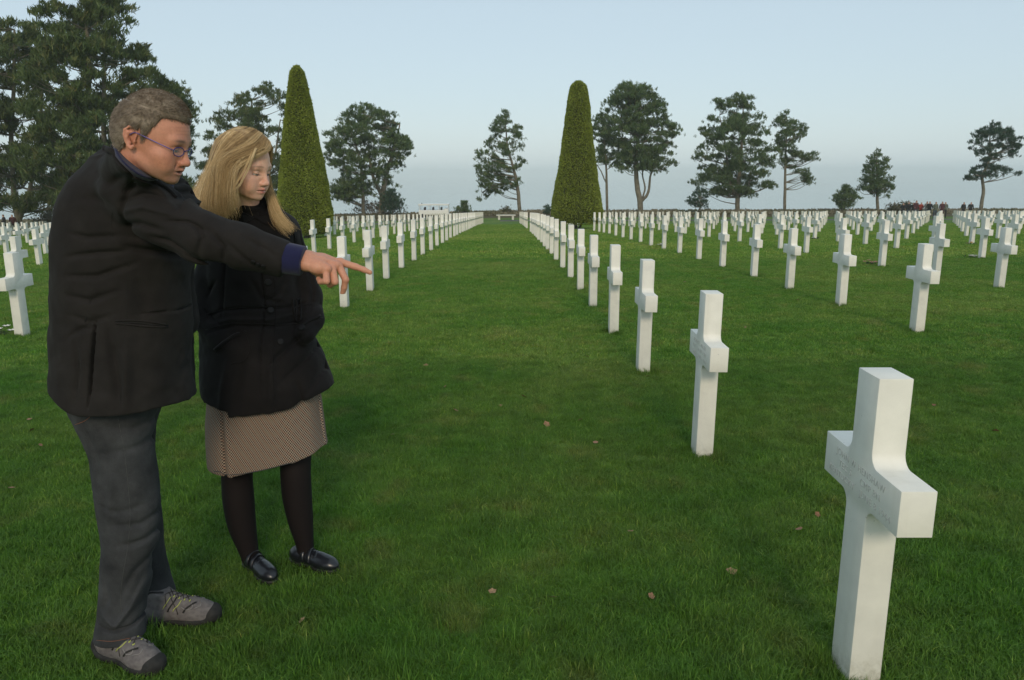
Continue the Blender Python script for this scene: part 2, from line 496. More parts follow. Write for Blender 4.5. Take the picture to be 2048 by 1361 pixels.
def pine(name, label, Y, stems, crown, pads, per=16, size=.33, m=None, seed=1, depth=.9, cat='tree', group=None, padr=(.55, 1.05), shell=.55, low=0):
    g = np.random.default_rng(seed)
    base = P(stems[0][0][0], stems[0][0][1], Y)
    bz = gz(base.x, Y)
    root = empty(name, (base.x, Y, bz))
    tag(root, label, cat, group)
    O = np.array([base.x, Y, bz])
    mb = MB(); axis = []
    for st in stems:
        pts = [np.array(P(u, v, Y)) - O for u, v, r in st]; rad = [r for u, v, r in st]
        for k in range(len(pts)): pts[k][1] += (0 if k == 0 else g.normal(0, .12))
        if st is stems[0]:
            pts = [np.array([pts[0][0], 0, -.3])] + pts; rad = [rad[0] * 1.25] + rad
        path = smooth_path(pts, 4); rr = np.interp(np.linspace(0, 1, len(path)), np.linspace(0, 1, len(rad)), rad)
        mb.tube(path + g.normal(0, .012, path.shape), rr, 9)
        axis.append(path)
    ax = np.concatenate(axis)
    rows_ = [(np.array(P(uL, v, Y)) - O, np.array(P(uR, v, Y)) - O) for v, uL, uR in crown]
    zs = np.array([(a[2] + b_[2]) / 2 for a, b_ in rows_])[::-1]
    xl = np.array([a[0] for a, b_ in rows_])[::-1]; xr = np.array([b_[0] for a, b_ in rows_])[::-1]
    zt = np.linspace(zs[0], zs[-1], 80); wt = np.interp(zt, zs, xr - xl) ** 1.3 + .15
    cdf = np.cumsum(wt) / wt.sum()
    C = []; pr = []
    tries = 0
    while len(C) < pads and tries < pads * 30:
        tries += 1
        z = np.interp(g.random(), cdf, zt); L, Rr = np.interp(z, zs, xl), np.interp(z, zs, xr)
        hw, cx_ = (Rr - L) / 2, (Rr + L) / 2
        th = g.uniform(0, 2 * math.pi); q = g.uniform(shell, 1.0) if g.random() < .8 else g.uniform(0, shell)
        r_ = min(g.uniform(*padr), max(hw * .8, .25))
        c_ = np.array([cx_ + max(hw - r_ * .75, .05) * q * math.cos(th), depth * max(hw - r_ * .5, .05) * q * math.sin(th), z])
        if C and min(np.linalg.norm((np.array(C[-60:]) - c_) * np.array([1, 1, 1.6]), axis=1)) < r_ * .62: continue
        C.append(c_); pr.append(r_)
    C = np.array(C); pr = np.array(pr)
    pts = []; out = []
    for c_, r_ in zip(C, pr):
        n = int(per * (r_ / .8) ** 1.6) + 4
        o = g.normal(size=(n, 3)) * np.array([.48, .48, .19]) * r_
        o[:, 2] += .14 * r_ - .25 * (o[:, 0] ** 2 + o[:, 1] ** 2) / r_
        pts.append(c_ + o)
        dxy = np.array([c_[0], c_[1], 0.0]); out.append(np.tile(dxy / (np.linalg.norm(dxy) + .5), (n, 1)))
    pts = np.concatenate(pts); out = np.concatenate(out)
    V, F, tone = tufts(pts, size, 14, g, outdir=out * .6)
    crown_o = link('crown', np_mesh('crown', V, F, m or m_pine, False, {'tone': tone}), root)
    # boughs from the stems out to the pads
    for c_, r_ in zip(C, pr):
        if g.random() > .93: continue
        hd = abs(ax[:, 2] - (c_[2] - .28 * np.linalg.norm(ax[:, :2] - c_[:2], axis=1) - .1))
        k = np.argmin(hd * 1.5 + .35 * np.linalg.norm(ax[:, :2] - c_[:2], axis=1)); p0 = ax[k]
        mid = p0 * .45 + c_ * .55 + np.array([g.normal(0, .15), g.normal(0, .15), -.08 * np.linalg.norm(c_ - p0) + g.normal(0, .1)])
        L = np.linalg.norm(c_ - p0)
        mb.tube(smooth_path([p0, mid, c_ + np.array([0, 0, -.05])], 3), np.linspace(.025 + .011 * L, .016, 7), 5, False)
    link('trunk', mb.mesh('trunk', m_bark, True), root)
    return root

GP = 'pines along the edge of the cliff'
# the tall dense pines at the far left, nearer than the others
pine('pine_tree', 'tall dense pine at the far left edge, forked olive trunk showing above the crosses', 64,
     [[(38, 446, .26), (30, 400, .22), (20, 300, .18), (25, 180, .14), (30, 60, .08)], [(38, 440, .2), (60, 380, .16), (75, 280, .12), (90, 130, .07)]],
     [(30, -20, 70), (70, -60, 100), (120, -90, 130), (200, -120, 160), (300, -130, 175), (360, -130, 180), (402, -70, 150), (420, 10, 90)], 170, 26, .42, m_pine_warm, 11, group='tall pines at the left')
pine('pine_tree', 'tallest broad pine behind the man in the dark blazer, its top cut by the frame', 60,
     [[(182, 446, .30), (180, 330, .26), (176, 200, .21), (172, 60, .14), (165, -60, .07)], [(182, 430, .26), (205, 320, .2), (210, 210, .16), (214, 90, .09)]],
     [(-90, 120, 200), (-40, 80, 250), (20, 70, 262), (60, 60, 280), (100, 55, 305), (150, 45, 312), (200, 40, 345), (250, 30, 360), (300, 40, 380), (350, 60, 385), (390, 90, 380), (410, 150, 350)], 270, 28, .42, m_pine_warm, 12, group='tall pines at the left')
pine('pine_tree', 'pine with long low boughs reaching right between the two people', 66,
     [[(300, 446, .2), (298, 340, .17), (305, 250, .13), (315, 180, .07)]],
     [(158, 300, 350), (185, 270, 388), (215, 260, 405), (240, 260, 400), (280, 250, 395), (330, 260, 375), (370, 270, 365), (408, 290, 350)], 110, 20, .36, m_pine_warm, 13, group='tall pines at the left')
pine('pine_tree', 'wide rounded pine behind the blonde woman, left of the clipped yew', 90,
     [[(500, 446, .28), (498, 360, .24), (500, 280, .18), (505, 200, .08)], [(498, 400, .2), (545, 330, .15), (560, 240, .06)]],
     [(170, 500, 545), (182, 470, 575), (215, 445, 590), (240, 420, 600), (280, 395, 610), (320, 385, 620), (360, 375, 612), (385, 372, 600), (400, 380, 580)], 190, 19, .36, m_pine_warm, 14, group=GP)
pine('pine_tree', 'broad dark pine right of the left clipped yew, twin trunks with bare boughs', 92,
     [[(727, 436, .22), (726, 380, .2), (720, 320, .15), (700, 260, .08)], [(762, 434, .36), (765, 390, .33), (775, 340, .24), (790, 290, .14), (800, 250, .07)], [(765, 395, .25), (745, 350, .18), (735, 290, .1)]],
     [(212, 685, 770), (225, 675, 790), (250, 660, 805), (262, 645, 815), (285, 640, 838), (305, 640, 850), (325, 645, 825), (345, 650, 805), (370, 655, 790), (392, 660, 745), (402, 680, 730)], 190, 19, .34, m_pine_dark if False else m_pine, 15, group=GP)
pine('pine_sapling', 'low dark young pine at the foot of the broad twin-trunked pine', 91, [[(785, 432, .08), (786, 400, .04)]],
     [(378, 778, 790), (390, 760, 800), (405, 755, 812), (418, 760, 805)], 26, 14, .30, m_pine_dark, 16, cat='shrub')
pine('pine_tree', 'lone pine leaning left at the end of the grass aisle, beside the bench', 94,
     [[(1041, 440, .25), (1038, 400, .22), (1033, 362, .20), (1025, 330, .15), (1015, 290, .10), (1010, 235, .05)], [(1034, 372, .12), (1010, 366, .09), (990, 372, .06), (965, 385, .03)]],
     [(219, 1003, 1008), (228, 988, 1037), (250, 975, 1050), (272, 955, 1058), (290, 948, 1060), (312, 945, 1058), (322, 925, 1062), (332, 930, 1055), (345, 950, 1045), (360, 935, 1050), (376, 932, 1060), (392, 940, 990), (400, 950, 985)], 105, 15, .33, m_pine, 17, group=GP, padr=(.4, .8), depth=.7)
pine('pine_tree', 'slender pine with a thin straight trunk immediately right of the clipped yew', 96,
     [[(1215, 440, .17), (1213, 370, .15), (1212, 330, .11), (1207, 270, .07)], [(1212, 365, .08), (1200, 338, .06), (1188, 325, .03)]],
     [(225, 1190, 1215), (240, 1178, 1228), (260, 1176, 1236), (285, 1180, 1238), (300, 1188, 1235), (318, 1185, 1232), (332, 1188, 1245)], 60, 14, .32, m_pine, 18, group=GP, padr=(.4, .8))
pine('pine_tree', 'largest domed pine on the right, its thick trunk splitting low', 94,
     [[(1281, 440, .36), (1280, 405, .34), (1274, 370, .30), (1272, 330, .24), (1275, 270, .16), (1270, 200, .07)], [(1284, 402, .2), (1297, 385, .16), (1300, 355, .12), (1310, 330, .09), (1325, 290, .05)], [(1285, 398, .12), (1290, 375, .10), (1285, 345, .08), (1300, 310, .05)]],
     [(157, 1262, 1268), (165, 1240, 1290), (180, 1226, 1310), (200, 1202, 1330), (225, 1195, 1345), (250, 1200, 1356), (275, 1205, 1362), (298, 1210, 1366), (315, 1218, 1345), (328, 1222, 1368), (340, 1228, 1330)], 210, 19, .35, m_pine, 19, group=GP)
pine('pine_tree', 'spreading pine with a forked trunk, second large one right of the yew', 95,
     [[(1476, 440, .30), (1475, 396, .27), (1480, 340, .22), (1485, 280, .15), (1487, 215, .06)], [(1473, 396, .2), (1460, 370, .16), (1455, 330, .13), (1448, 280, .08), (1440, 230, .04)], [(1478, 394, .13), (1495, 376, .10), (1502, 350, .07), (1512, 330, .04)]],
     [(187, 1478, 1500), (200, 1425, 1508), (225, 1415, 1520), (240, 1402, 1540), (262, 1385, 1535), (285, 1382, 1550), (305, 1385, 1560), (322, 1378, 1556), (340, 1384, 1552), (355, 1375, 1530), (372, 1374, 1556), (384, 1392, 1510), (394, 1490, 1525)], 185, 18, .35, m_pine, 20, group=GP)
pine('pine_tree', 'slim pine with a long bare straight trunk right of the forked pine', 96,
     [[(1569, 440, .19), (1570, 380, .17), (1572, 320, .12), (1574, 240, .05)]],
     [(221, 1570, 1585), (236, 1552, 1600), (252, 1536, 1620), (275, 1540, 1622), (300, 1545, 1632), (320, 1548, 1641), (336, 1560, 1625), (350, 1590, 1632), (370, 1602, 1622)], 82, 14, .32, m_pine, 21, group=GP, padr=(.4, .8))
pine('pine_sapling', 'tiny dark blue-green pine on a thin stem below the spreading pine', 90, [[(1396, 436, .05), (1398, 415, .04), (1400, 400, .03)]],
     [(374, 1396, 1404), (384, 1382, 1416), (398, 1370, 1422), (408, 1368, 1424), (414, 1385, 1410)], 42, 11, .24, m_pine_dark, 22, cat='tree', padr=(.25, .5))
pine('pine_tree', 'small round bushy pine left of the layered conical pine', 92, [[(1683, 436, .11), (1684, 412, .09), (1690, 395, .05)]],
     [(371, 1685, 1698), (382, 1672, 1712), (396, 1660, 1720), (408, 1662, 1718), (416, 1672, 1708)], 55, 14, .28, m_pine, 23, padr=(.35, .65))
pine('pine_tree', 'conical pine with layered boughs and one straight trunk, left of the visitors', 93,
     [[(1757, 440, .2), (1756, 400, .17), (1754, 340, .1), (1753, 305, .04)]],
     [(297, 1751, 1757), (308, 1742, 1772), (322, 1726, 1784), (338, 1722, 1788), (352, 1712, 1790), (366, 1714, 1796), (378, 1708, 1800), (388, 1738, 1765), (396, 1778, 1788)], 92, 13, .29, m_pine, 24, group=GP, padr=(.35, .75))
pine('pine_tree', 'wind-bent pine with a crooked trunk at the far right', 92,
     [[(1961, 440, .24), (1963, 412, .21), (1967, 380, .18), (1964, 352, .15), (1975, 320, .11), (1980, 270, .06)], [(1966, 358, .08), (1950, 350, .06), (1935, 358, .03)]],
     [(244, 1980, 1992), (254, 1966, 2008), (270, 1938, 2034), (285, 1935, 2040), (300, 1944, 2040), (318, 1948, 2034), (330, 1960, 2012), (338, 1935, 2020), (348, 1926, 2042), (358, 1922, 1950), (364, 1922, 1940)], 98, 14, .32, m_pine_dark, 25, group=GP, padr=(.4, .75))
pine('pine_sapling', 'short bushy pine just right of the white shuttle roof', 90, [[(930, 434, .06), (930, 412, .04)]],
     [(402, 926, 936), (410, 916, 942), (418, 908, 945), (425, 906, 946)], 26, 12, .26, m_pine, 26, cat='shrub', padr=(.3, .5))
pine('pine_sapling', 'little pine tip peeping out left of the right yew foot', 88, [[(1094, 434, .04), (1094, 418, .03)]],
     [(411, 1092, 1098), (418, 1088, 1102), (426, 1084, 1104)], 12, 10, .24, m_pine_dark, 27, cat='shrub', padr=(.25, .4))

def bare_shrub(label, u0, u1, vt, Y, n, seed, m=None):
    g = np.random.default_rng(seed); a, b_ = P(u0, 425, Y), P(u1, 425, Y); zt = P(u0, vt, Y).z
    cx_ = (a.x + b_.x) / 2; zb = gz(cx_, Y); O = np.array([cx_, Y, zb]); mb = MB(); hw = (b_.x - a.x) / 2; h = zt - zb
    tips = []
    for i in range(n):
        x = g.uniform(-1, 1); top = h * (1 - .45 * x * x) * g.uniform(.7, 1.0)
        p0 = np.array([x * hw * .45, g.uniform(-.5, .5), -.05]); p2 = np.array([x * hw, g.uniform(-1, 1), top])
        pth_ = smooth_path([p0, (p0 + p2) / 2 + g.normal(0, .12, 3), p2], 3)
        mb.tube(pth_, np.linspace(.03, .008, len(pth_)), 3, False); tips.append(pth_[3:])
        for _ in range(3):
            q = pth_[g.integers(2, len(pth_))]; mb.tube([q, q + g.normal(0, .25, 3) + [0, 0, .18]], [.012, .006], 3, False)
    r_ = empty('shrub', tuple(O)); tag(r_, label, 'shrub')
    mb.build('twigs', m_twig, r_)
    C_ = np.concatenate(tips); V, F, tone = tufts(np.repeat(C_, 3, 0) + g.normal(0, .2, (len(C_) * 3, 3)), .16, 5, g, wid=.5)
    link('foliage', np_mesh('foliage', V, F, m or m_scrub, False, {'tone': tone}), r_)
m_scrub = foliage_mat('scrub_leaves', (.11, .10, .075), (.15, .135, .10), (.21, .19, .14))
m_scrub_g = foliage_mat('scrub_green', (.07, .075, .035), (.10, .10, .05), (.16, .15, .08))
bare_shrub('grey leafless shrub below the broad twin-trunked pine', 700, 812, 402, 94, 60, 3)
bare_shrub('olive brown bush behind the group of visitors', 1775, 1840, 405, 86, 60, 4, m_scrub_g)
bare_shrub('dark leafless scrub behind the man at the left', 70, 120, 412, 70, 40, 5)
bare_shrub('small tuft of scrub on the cliff edge beside the lone pine', 1005, 1018, 417, 92, 14, 6, m_scrub_g)

# clipped yews: tall tapered topiary
def yew(label, X, Y, prof, seed):
    """prof: (height, radius) pairs"""
    g = np.random.default_rng(seed)
    bz = gz(X, Y); r_ = empty('clipped_yew', (X, Y, bz)); tag(r_, label, 'topiary', 'clipped yew cones among the crosses')
    hs = np.array([p[0] for p in prof]); rs = np.array([p[1] for p in prof])
    N = 62000
    zz = np.linspace(hs[0], hs[-1], 60); ww = np.interp(zz, hs, rs) + .05; cdf = np.cumsum(ww) / ww.sum()
    z = np.interp(g.random(N), cdf, zz); th = g.uniform(0, 2 * math.pi, N)
    lump = .045 * np.sin(3 * th + z * 2.1) + .035 * np.sin(7 * th - z * 5.3) + .03 * np.sin(13 * th + 9 * z) + .03 * np.sin(5.7 * z + 1.3 * th)
    rr = np.interp(z, hs, rs) * (1 + lump * .28) + g.normal(0, .016, N) - .02
    top = g.random(N) < .006
    rr = np.where(top, rs[-1] * 1.1 * g.random(N) ** .5, rr); z = np.where(top, hs[-1] + g.normal(0, .03, N), z)
    C = np.stack([rr * np.cos(th), rr * np.sin(th), z], 1)
    nrm = np.stack([np.cos(th), np.sin(th), np.full(N, .35)], 1)
    d = nrm + g.normal(0, .75, (N, 3)); d /= np.linalg.norm(d, axis=1)[:, None]
    s = g.uniform(.035, .085, N)[:, None]
    side = np.cross(d, g.normal(size=(N, 3))); side /= np.linalg.norm(side, axis=1)[:, None]
    V = np.stack([C - d * s * .5 - side * s * .32, C - d * s * .2 + side * s * .4, C + d * s * .8], 1).reshape(-1, 3)
    tone = np.repeat(np.clip(g.beta(2.4, 2.6, N) + 6 * lump * .25, 0, 1), 3)
    link('foliage', np_mesh('foliage', V, np.arange(N * 3).reshape(-1, 3), m_yewleaf, False, {'tone': tone}), r_)
    # dense twig core behind the leaves
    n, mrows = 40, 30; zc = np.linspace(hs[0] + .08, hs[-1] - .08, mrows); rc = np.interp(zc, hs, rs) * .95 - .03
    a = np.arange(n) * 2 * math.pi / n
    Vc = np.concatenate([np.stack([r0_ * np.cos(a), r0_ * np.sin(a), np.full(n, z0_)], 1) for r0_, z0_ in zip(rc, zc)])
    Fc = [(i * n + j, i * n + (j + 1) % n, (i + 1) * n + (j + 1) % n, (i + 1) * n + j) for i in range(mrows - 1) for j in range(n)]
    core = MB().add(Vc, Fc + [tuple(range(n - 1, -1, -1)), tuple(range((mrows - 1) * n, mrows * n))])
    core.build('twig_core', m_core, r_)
    tb = MB()
    for k in range(5): tb.tube([(g.normal(0, .08), g.normal(0, .08), -.1), (g.normal(0, .2), g.normal(0, .2), .7)], .07, 7)
    tb.build('trunk', m_bark, r_)
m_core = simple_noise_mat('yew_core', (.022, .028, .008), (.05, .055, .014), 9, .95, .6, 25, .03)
def prof_from(Y, cu, rows_, bz):
    out = []
    for v, hw in rows_:
        p = P(cu, v, Y); out.append((p.z - bz, hw * (P(cu + 1, v, Y).x - p.x)))
    out.sort(); return out
X1 = P(1153, 455, 45).x
yew('tall clipped yew cone right of the grass aisle, blunt rounded top', X1, 45, prof_from(45, 1153, [(164, 7), (167, 12), (172, 16), (185, 19), (210, 23), (250, 27), (300, 33), (350, 40), (385, 46), (410, 50), (425, 52), (437, 50), (447, 42)], gz(X1, 45)), 1)
X2 = P(613, 470, 36.2).x
yew('tall clipped yew cone beside the blonde woman, left of the aisle', X2, 36.2, prof_from(36.2, 600, [(134, 6), (137, 10), (144, 14), (165, 18), (200, 24), (240, 30), (300, 38), (350, 46), (400, 52), (430, 54), (450, 52), (462, 44), (468, 34)], gz(X2, 36.2)), 2)
# ------------------------------------------------------------------ the far end: heath, bench, shuttle, visitors
g = np.random.default_rng(5)
N = 30000
hx = g.uniform(-75, 75, N); hy = 88 + 9 * g.random(N) ** 1.4
keep = np.ones(N, bool)
hh = .10 + .05 * np.sin(hx * .35) + .05 * np.sin(hx * 1.3 + 2) + g.uniform(0, .14, N)
C = np.stack([hx, hy, ground_z(hx, hy) + hh * .8 * g.random(N)], 1)
V, F, tone = tufts(C, .20, 4, g, updir=.4, wid=.6)
m_heath = foliage_mat('heath', (.14, .145, .075), (.23, .20, .13), (.34, .30, .22))
o = link('heath_scrub', np_mesh('heath_scrub', V, F, m_heath, False, {'tone': np.clip(tone + .25 * np.repeat(np.sin(C[:, 0] * .5), 16), 0, 1)})); tag(o, 'low brown and green heath along the cliff edge', kind='stuff')

m_stone = simple_noise_mat('bench_stone', (.52, .50, .44), (.66, .64, .58), 6, .85, .3, 40)
bx_ = P(1012, 435, 80); r_ = empty('stone_bench', (bx_.x, 80, gz(bx_.x, 80))); tag(r_, 'low white stone bench on two block legs at the end of the aisle', 'bench')
MB().box((0, 0, .44), (1.95, .5, .12), bev=.02).build('seat', m_stone, r_)
for s in (-1, 1): MB().box((s * .70, 0, .19), (.22, .42, .39), bev=.01).build('leg', m_stone, r_)

# white open-sided visitor shuttle
m_white, t, b = mat('white_paint', (.78, .77, .74), .35)
m_dark, t, b = mat('dark_vinyl', (.03, .03, .035), .6)
m_glass, t, b = mat('plastic_window', (.75, .8, .82), .08); b.inputs['Transmission Weight'].default_value = .9; b.inputs['Alpha'].default_value = .35
sx0, sx1 = P(838, 425, 84).x, P(899, 425, 84).x
cxs = (sx0 + sx1) / 2; Ls = sx1 - sx0; zr = P(868, 409, 84).z - gz(cxs, 84)
r_ = empty('visitor_shuttle', (cxs, 84, gz(cxs, 84))); tag(r_, 'white open-sided visitor shuttle with a flat roof, behind the far left crosses', 'vehicle')
mb = MB(); mb.box((0, 0, zr), (Ls, 1.5, .10), bev=.03); mb.box((0, 0, zr - .07), (Ls * .98, 1.46, .04)); mb.build('roof', m_white, r_)
for i in range(4):
    for s in (-1, 1):
        MB().tube([(-Ls * .47 + i * Ls * .313 + .03, s * .68, .8), (-Ls * .47 + i * Ls * .313 + (.06 if i == 0 else 0), s * .68, zr - .07)], .028, 6).build('post', m_white, r_)
body = MB(); body.box((0, 0, .72), (Ls * .98, 1.44, .5), bev=.06); body.box((Ls * .40, 0, .95), (Ls * .16, 1.4, .34), bev=.08); body.build('body', m_white, r_)
for i in range(3):
    MB().box((-Ls * .3 + i * Ls * .27, 0, 1.02), (.12, 1.3, .5), bev=.03).build('seat', m_dark, r_)
for i in (-1, 1):
    for s in (-1, 1):
        MB().tube([(i * Ls * .34, s * .62, .3), (i * Ls * .34, s * .74, .3)], .3, 18).build('wheel', m_dark, r_)
MB().box((-Ls * .48, 0, (zr + .95) / 2), (.02, 1.3, zr - 1.05)).build('rear_window', m_glass, r_)
MB().box((Ls * .472, 0, (zr + 1.05) / 2), (.02, 1.3, zr - 1.25)).build('windscreen', m_glass, r_)
MB().tube([(-Ls * .4, 0, zr + .03), (-Ls * .4, 0, zr + .13)], .05, 8).build('beacon', m_dark, r_)

# small bunches of flowers laid beside crosses
def fallen_flowers(X, Y, label, cols, seed):
    g = np.random.default_rng(seed); r_ = empty('flower_bunch', (X, Y, gz(X, Y))); tag(r_, label, 'flowers')
    V, F, tone = tufts(np.stack([g.normal(0, .07, 12), g.normal(0, .06, 12), g.uniform(.01, .05, 12)], 1), .07, 4, g, updir=.2, wid=.6)
    link('leaves', np_mesh('leaves', V, F, m_pine, False, {'tone': tone}), r_)
    for i in range(5):
        a = g.uniform(0, 6.28); rr = g.uniform(.02, .16); mb = MB(); c0 = np.array([rr * math.cos(a), rr * math.sin(a), g.uniform(.05, .10)])
        for k in range(7):
            t0 = k * .9; d = np.array([math.cos(t0), math.sin(t0), .5]); sd = np.array([-d[1], d[0], 0]) * .018
            mb.add([c0, c0 + d * .03 - sd, c0 + d * .048, c0 + d * .03 + sd], [(0, 1, 2, 3)])
        mb.build('blossom', cols[i % len(cols)], r_)
m_pw, t, b = mat('white_petal', (.75, .72, .66), .6); m_py, t, b = mat('yellow_petal', (.7, .42, .04), .6); m_pr, t, b = mat('pink_petal', (.6, .25, .22), .6)
for u, v, lab, cc, sd in [(1108, 508, 'pale withered flowers beside the aisle, left of the right row of crosses', [m_pw, m_pr], 1),
                          (1324, 495, 'small white flowers at the foot of a cross in the second row', [m_pw], 2),
                          (1626, 480, 'white flowers beside a cross base in the third row', [m_pw], 3),
                          (1941, 491, 'orange flowers at the foot of a cross at the far right', [m_py, m_pr], 4),
                          (1942, 518, 'single white flower spray lying left of a far right cross', [m_pw], 5),
                          (1741, 531, 'wilted greenery lying left of a cross in the fourth row', [m_pr], 6),
                          (8, 672, 'dry leaf and flower scrap beside the cross at the left edge', [m_pw], 7)]:
    lo, hi = 3.0, 90.0
    for _ in range(40):
        md = (lo + hi) / 2; p = P(u, v, md)
        if p.z > gz(p.x, md): lo = md
        else: hi = md
    fallen_flowers(P(u, v, lo).x, lo, lab, cc, sd)

def figure(u, v_head, Y, h, cloth, legs, label, seed, face=0.0, cat='person'):
    """a far visitor: one continuous body grown from a skeleton, with clothes coloured on it"""
    g = np.random.default_rng(seed)
    X = P(u, v_head, Y).x; z0 = gz(X, Y); s = h / 1.72
    J = {'pel': (0, 0, .95), 'chest': (0, .02, 1.32), 'neck': (0, .01, 1.48), 'head': (0, .03, 1.60), 'top': (0, .02, 1.70)}
    br, bl = g.uniform(-.05, .12), g.uniform(-.05, .12)
    for sd, nm, b_ in ((-1, 'l', bl), (1, 'r', br)):
        J['hip' + nm] = (sd * .10, 0, .90); J['kn' + nm] = (sd * .11, .03, .50); J['an' + nm] = (sd * .12, -.02, .09); J['to' + nm] = (sd * .13, .15, .03)
        J['sh' + nm] = (sd * .19, 0, 1.40); J['el' + nm] = (sd * .25, -.03, 1.12); J['ha' + nm] = (sd * (.22 - b_), .16 + b_, 1.0 + b_)
    names = list(J); E_ = [('pel', 'chest'), ('chest', 'neck'), ('neck', 'head'), ('head', 'top')]
    for nm in 'lr': E_ += [('pel', 'hip' + nm), ('hip' + nm, 'kn' + nm), ('kn' + nm, 'an' + nm), ('an' + nm, 'to' + nm), ('chest', 'sh' + nm), ('sh' + nm, 'el' + nm), ('el' + nm, 'ha' + nm)]
    rad = {'pel': (.17, .13), 'chest': (.19, .13), 'neck': (.06, .06), 'head': (.085, .10), 'top': (.06, .07), 'hip': (.10, .10), 'kn': (.075, .075), 'an': (.055, .055), 'to': (.045, .035), 'sh': (.075, .075), 'el': (.06, .06), 'ha': (.045, .045)}
    me = bpy.data.meshes.new('person'); me.from_pydata([tuple(c * s for c in J[n]) for n in names], [(names.index(a), names.index(b_)) for a, b_ in E_], [])
    o = bpy.data.objects.new('person', me); col.objects.link(o)
    sm = o.modifiers.new('skin', 'SKIN'); sm.use_smooth_shade = True
    for k, n in enumerate(names):
        key = n if n in rad else n[:-1]
        me.skin_vertices[0].data[k].radius = tuple(r0_ * s for r0_ in rad[key])
        me.skin_vertices[0].data[k].use_root = (n == 'pel')
    o.modifiers.new('sub', 'SUBSURF').levels = 1; o.modifiers['sub'].render_levels = 1
    dg = bpy.context.evaluated_depsgraph_get(); me2 = bpy.data.meshes.new_from_object(o.evaluated_get(dg)); bpy.data.objects.remove(o); me2.name = 'person'
    me2.materials.clear()
    for m_ in (cloth, legs, m_skin_far, m_hair_far): me2.materials.append(m_)
    for p in me2.polygons:
        c = p.center / s
        p.material_index = 0 if .86 < c.z < 1.47 and not (c.z < 1.06 and c.y > .14) else (1 if c.z <= .88 else 2)
        if c.z > 1.60 and (c.y < .06 or c.z > 1.675): p.material_index = 3
    o = link('person', me2); o.location = (X, Y, z0); o.rotation_euler = (0, 0, face)
    tag(o, label, cat, 'visitors at the far edge of the lawn' if Y < 86 else None)
    return o
m_skin_far, t, b = mat('far_skin', (.42, .24, .17), .6); m_hair_far, t, b = mat('far_hair', (.05, .035, .025), .7)
cblk, t, b = mat('cloth_black', (.015, .015, .018), .9); cred, t, b = mat('cloth_red', (.30, .035, .025), .9); cgrn, t, b = mat('cloth_grey_green', (.10, .115, .085), .9)
cgry, t, b = mat('cloth_grey', (.16, .16, .16), .9); cmar, t, b = mat('cloth_maroon', (.07, .022, .028), .9); cjean, t, b = mat('cloth_denim', (.045, .06, .085), .9)
for u, vh, Y, h, a, l_, lab, fc in [
    (1807, 411, 79.6, 1.60, cblk, cblk, 'person in black, leftmost of the visitor group', 2.6),
    (1817.5, 408, 80.2, 1.70, cblk, cjean, 'person in a black jacket over a white shirt, second from left', 3.1),
    (1827, 413, 81.0, 1.58, cblk, cblk, 'shorter person in black left of the tallest visitor', 2.9),
    (1833, 403.5, 79.4, 1.86, cmar, cjean, 'tallest visitor, in a dark maroon jacket', 3.4),
    (1842.5, 410.5, 81.0, 1.60, cred, cblk, 'person in a bright red jacket', 3.0),
    (1854, 407.5, 80.4, 1.72, cgry, cjean, 'person in a pale grey coat, right of the red jacket', 3.3),
    (1860, 406, 79.2, 1.76, cblk, cjean, 'dark-haired person in black between two grey coats', 2.7),
    (1872, 407.5, 78.6, 1.74, cgrn, cjean, 'person in a grey-green coat and blue jeans standing on the path', 3.2),
    (1885, 407, 79.2, 1.75, cmar, cmar, 'person in maroon with a rucksack wearer behind', 3.1),
    (1891, 410, 80.2, 1.66, cgrn, cblk, 'rightmost of the visitor group, in dull green', 2.9),
    (1927.5, 411, 80.5, 1.62, cblk, cblk, 'left of the two separate visitors in black near the bent pine', 3.3),
    (1942, 411, 80.5, 1.62, cblk, cblk, 'right of the two separate visitors in black near the bent pine', 2.8),
    (8, 440, 62, 1.60, cblk, cblk, 'person in black walking at the far left edge', 2.4),
    (25, 441, 63, 1.58, cmar, cblk, 'second small figure at the far left, beside the pine trunk', 3.6)]:
    figure(u, vh, Y, h, a, l_, lab, int(u), fc)
# rucksack on the visitor in maroon
p = P(1889, 420, 79.0); rk = MB().box((0, 0, 0), (.26, .18, .42), bev=.07).build('rucksack', cgry); rk.location = (p.x, 79.45, gz(p.x, 79.2) + 1.22); tag(rk, 'grey rucksack on the back of the visitor in maroon', 'rucksack')
# ------------------------------------------------------------------ soft-form modelling: distance fields turned into smooth meshes
from mathutils.bvhtree import BVHTree
def npv(p): return np.array([p[0], p[1], p[2]], dtype=np.float64)

def vnoise(X, Y, Z, scale, seed=0):
    r = np.random.default_rng(seed).random((32, 32, 32)).astype(np.float32)
    x, y, z = X * scale, Y * scale, Z * scale
    x, y, z = np.broadcast_arrays(x, y, z)
    xi, yi, zi = np.floor(x).astype(int), np.floor(y).astype(int), np.floor(z).astype(int)
    fx, fy, fz = x - xi, y - yi, z - zi
    fx, fy, fz = fx * fx * (3 - 2 * fx), fy * fy * (3 - 2 * fy), fz * fz * (3 - 2 * fz)
    o = 0
    for a in (0, 1):
        for b_ in (0, 1):
            for c in (0, 1):
                o = o + r[(xi + a) & 31, (yi + b_) & 31, (zi + c) & 31] * (fx if a else 1 - fx) * (fy if b_ else 1 - fy) * (fz if c else 1 - fz)
    return o * 2 - 1

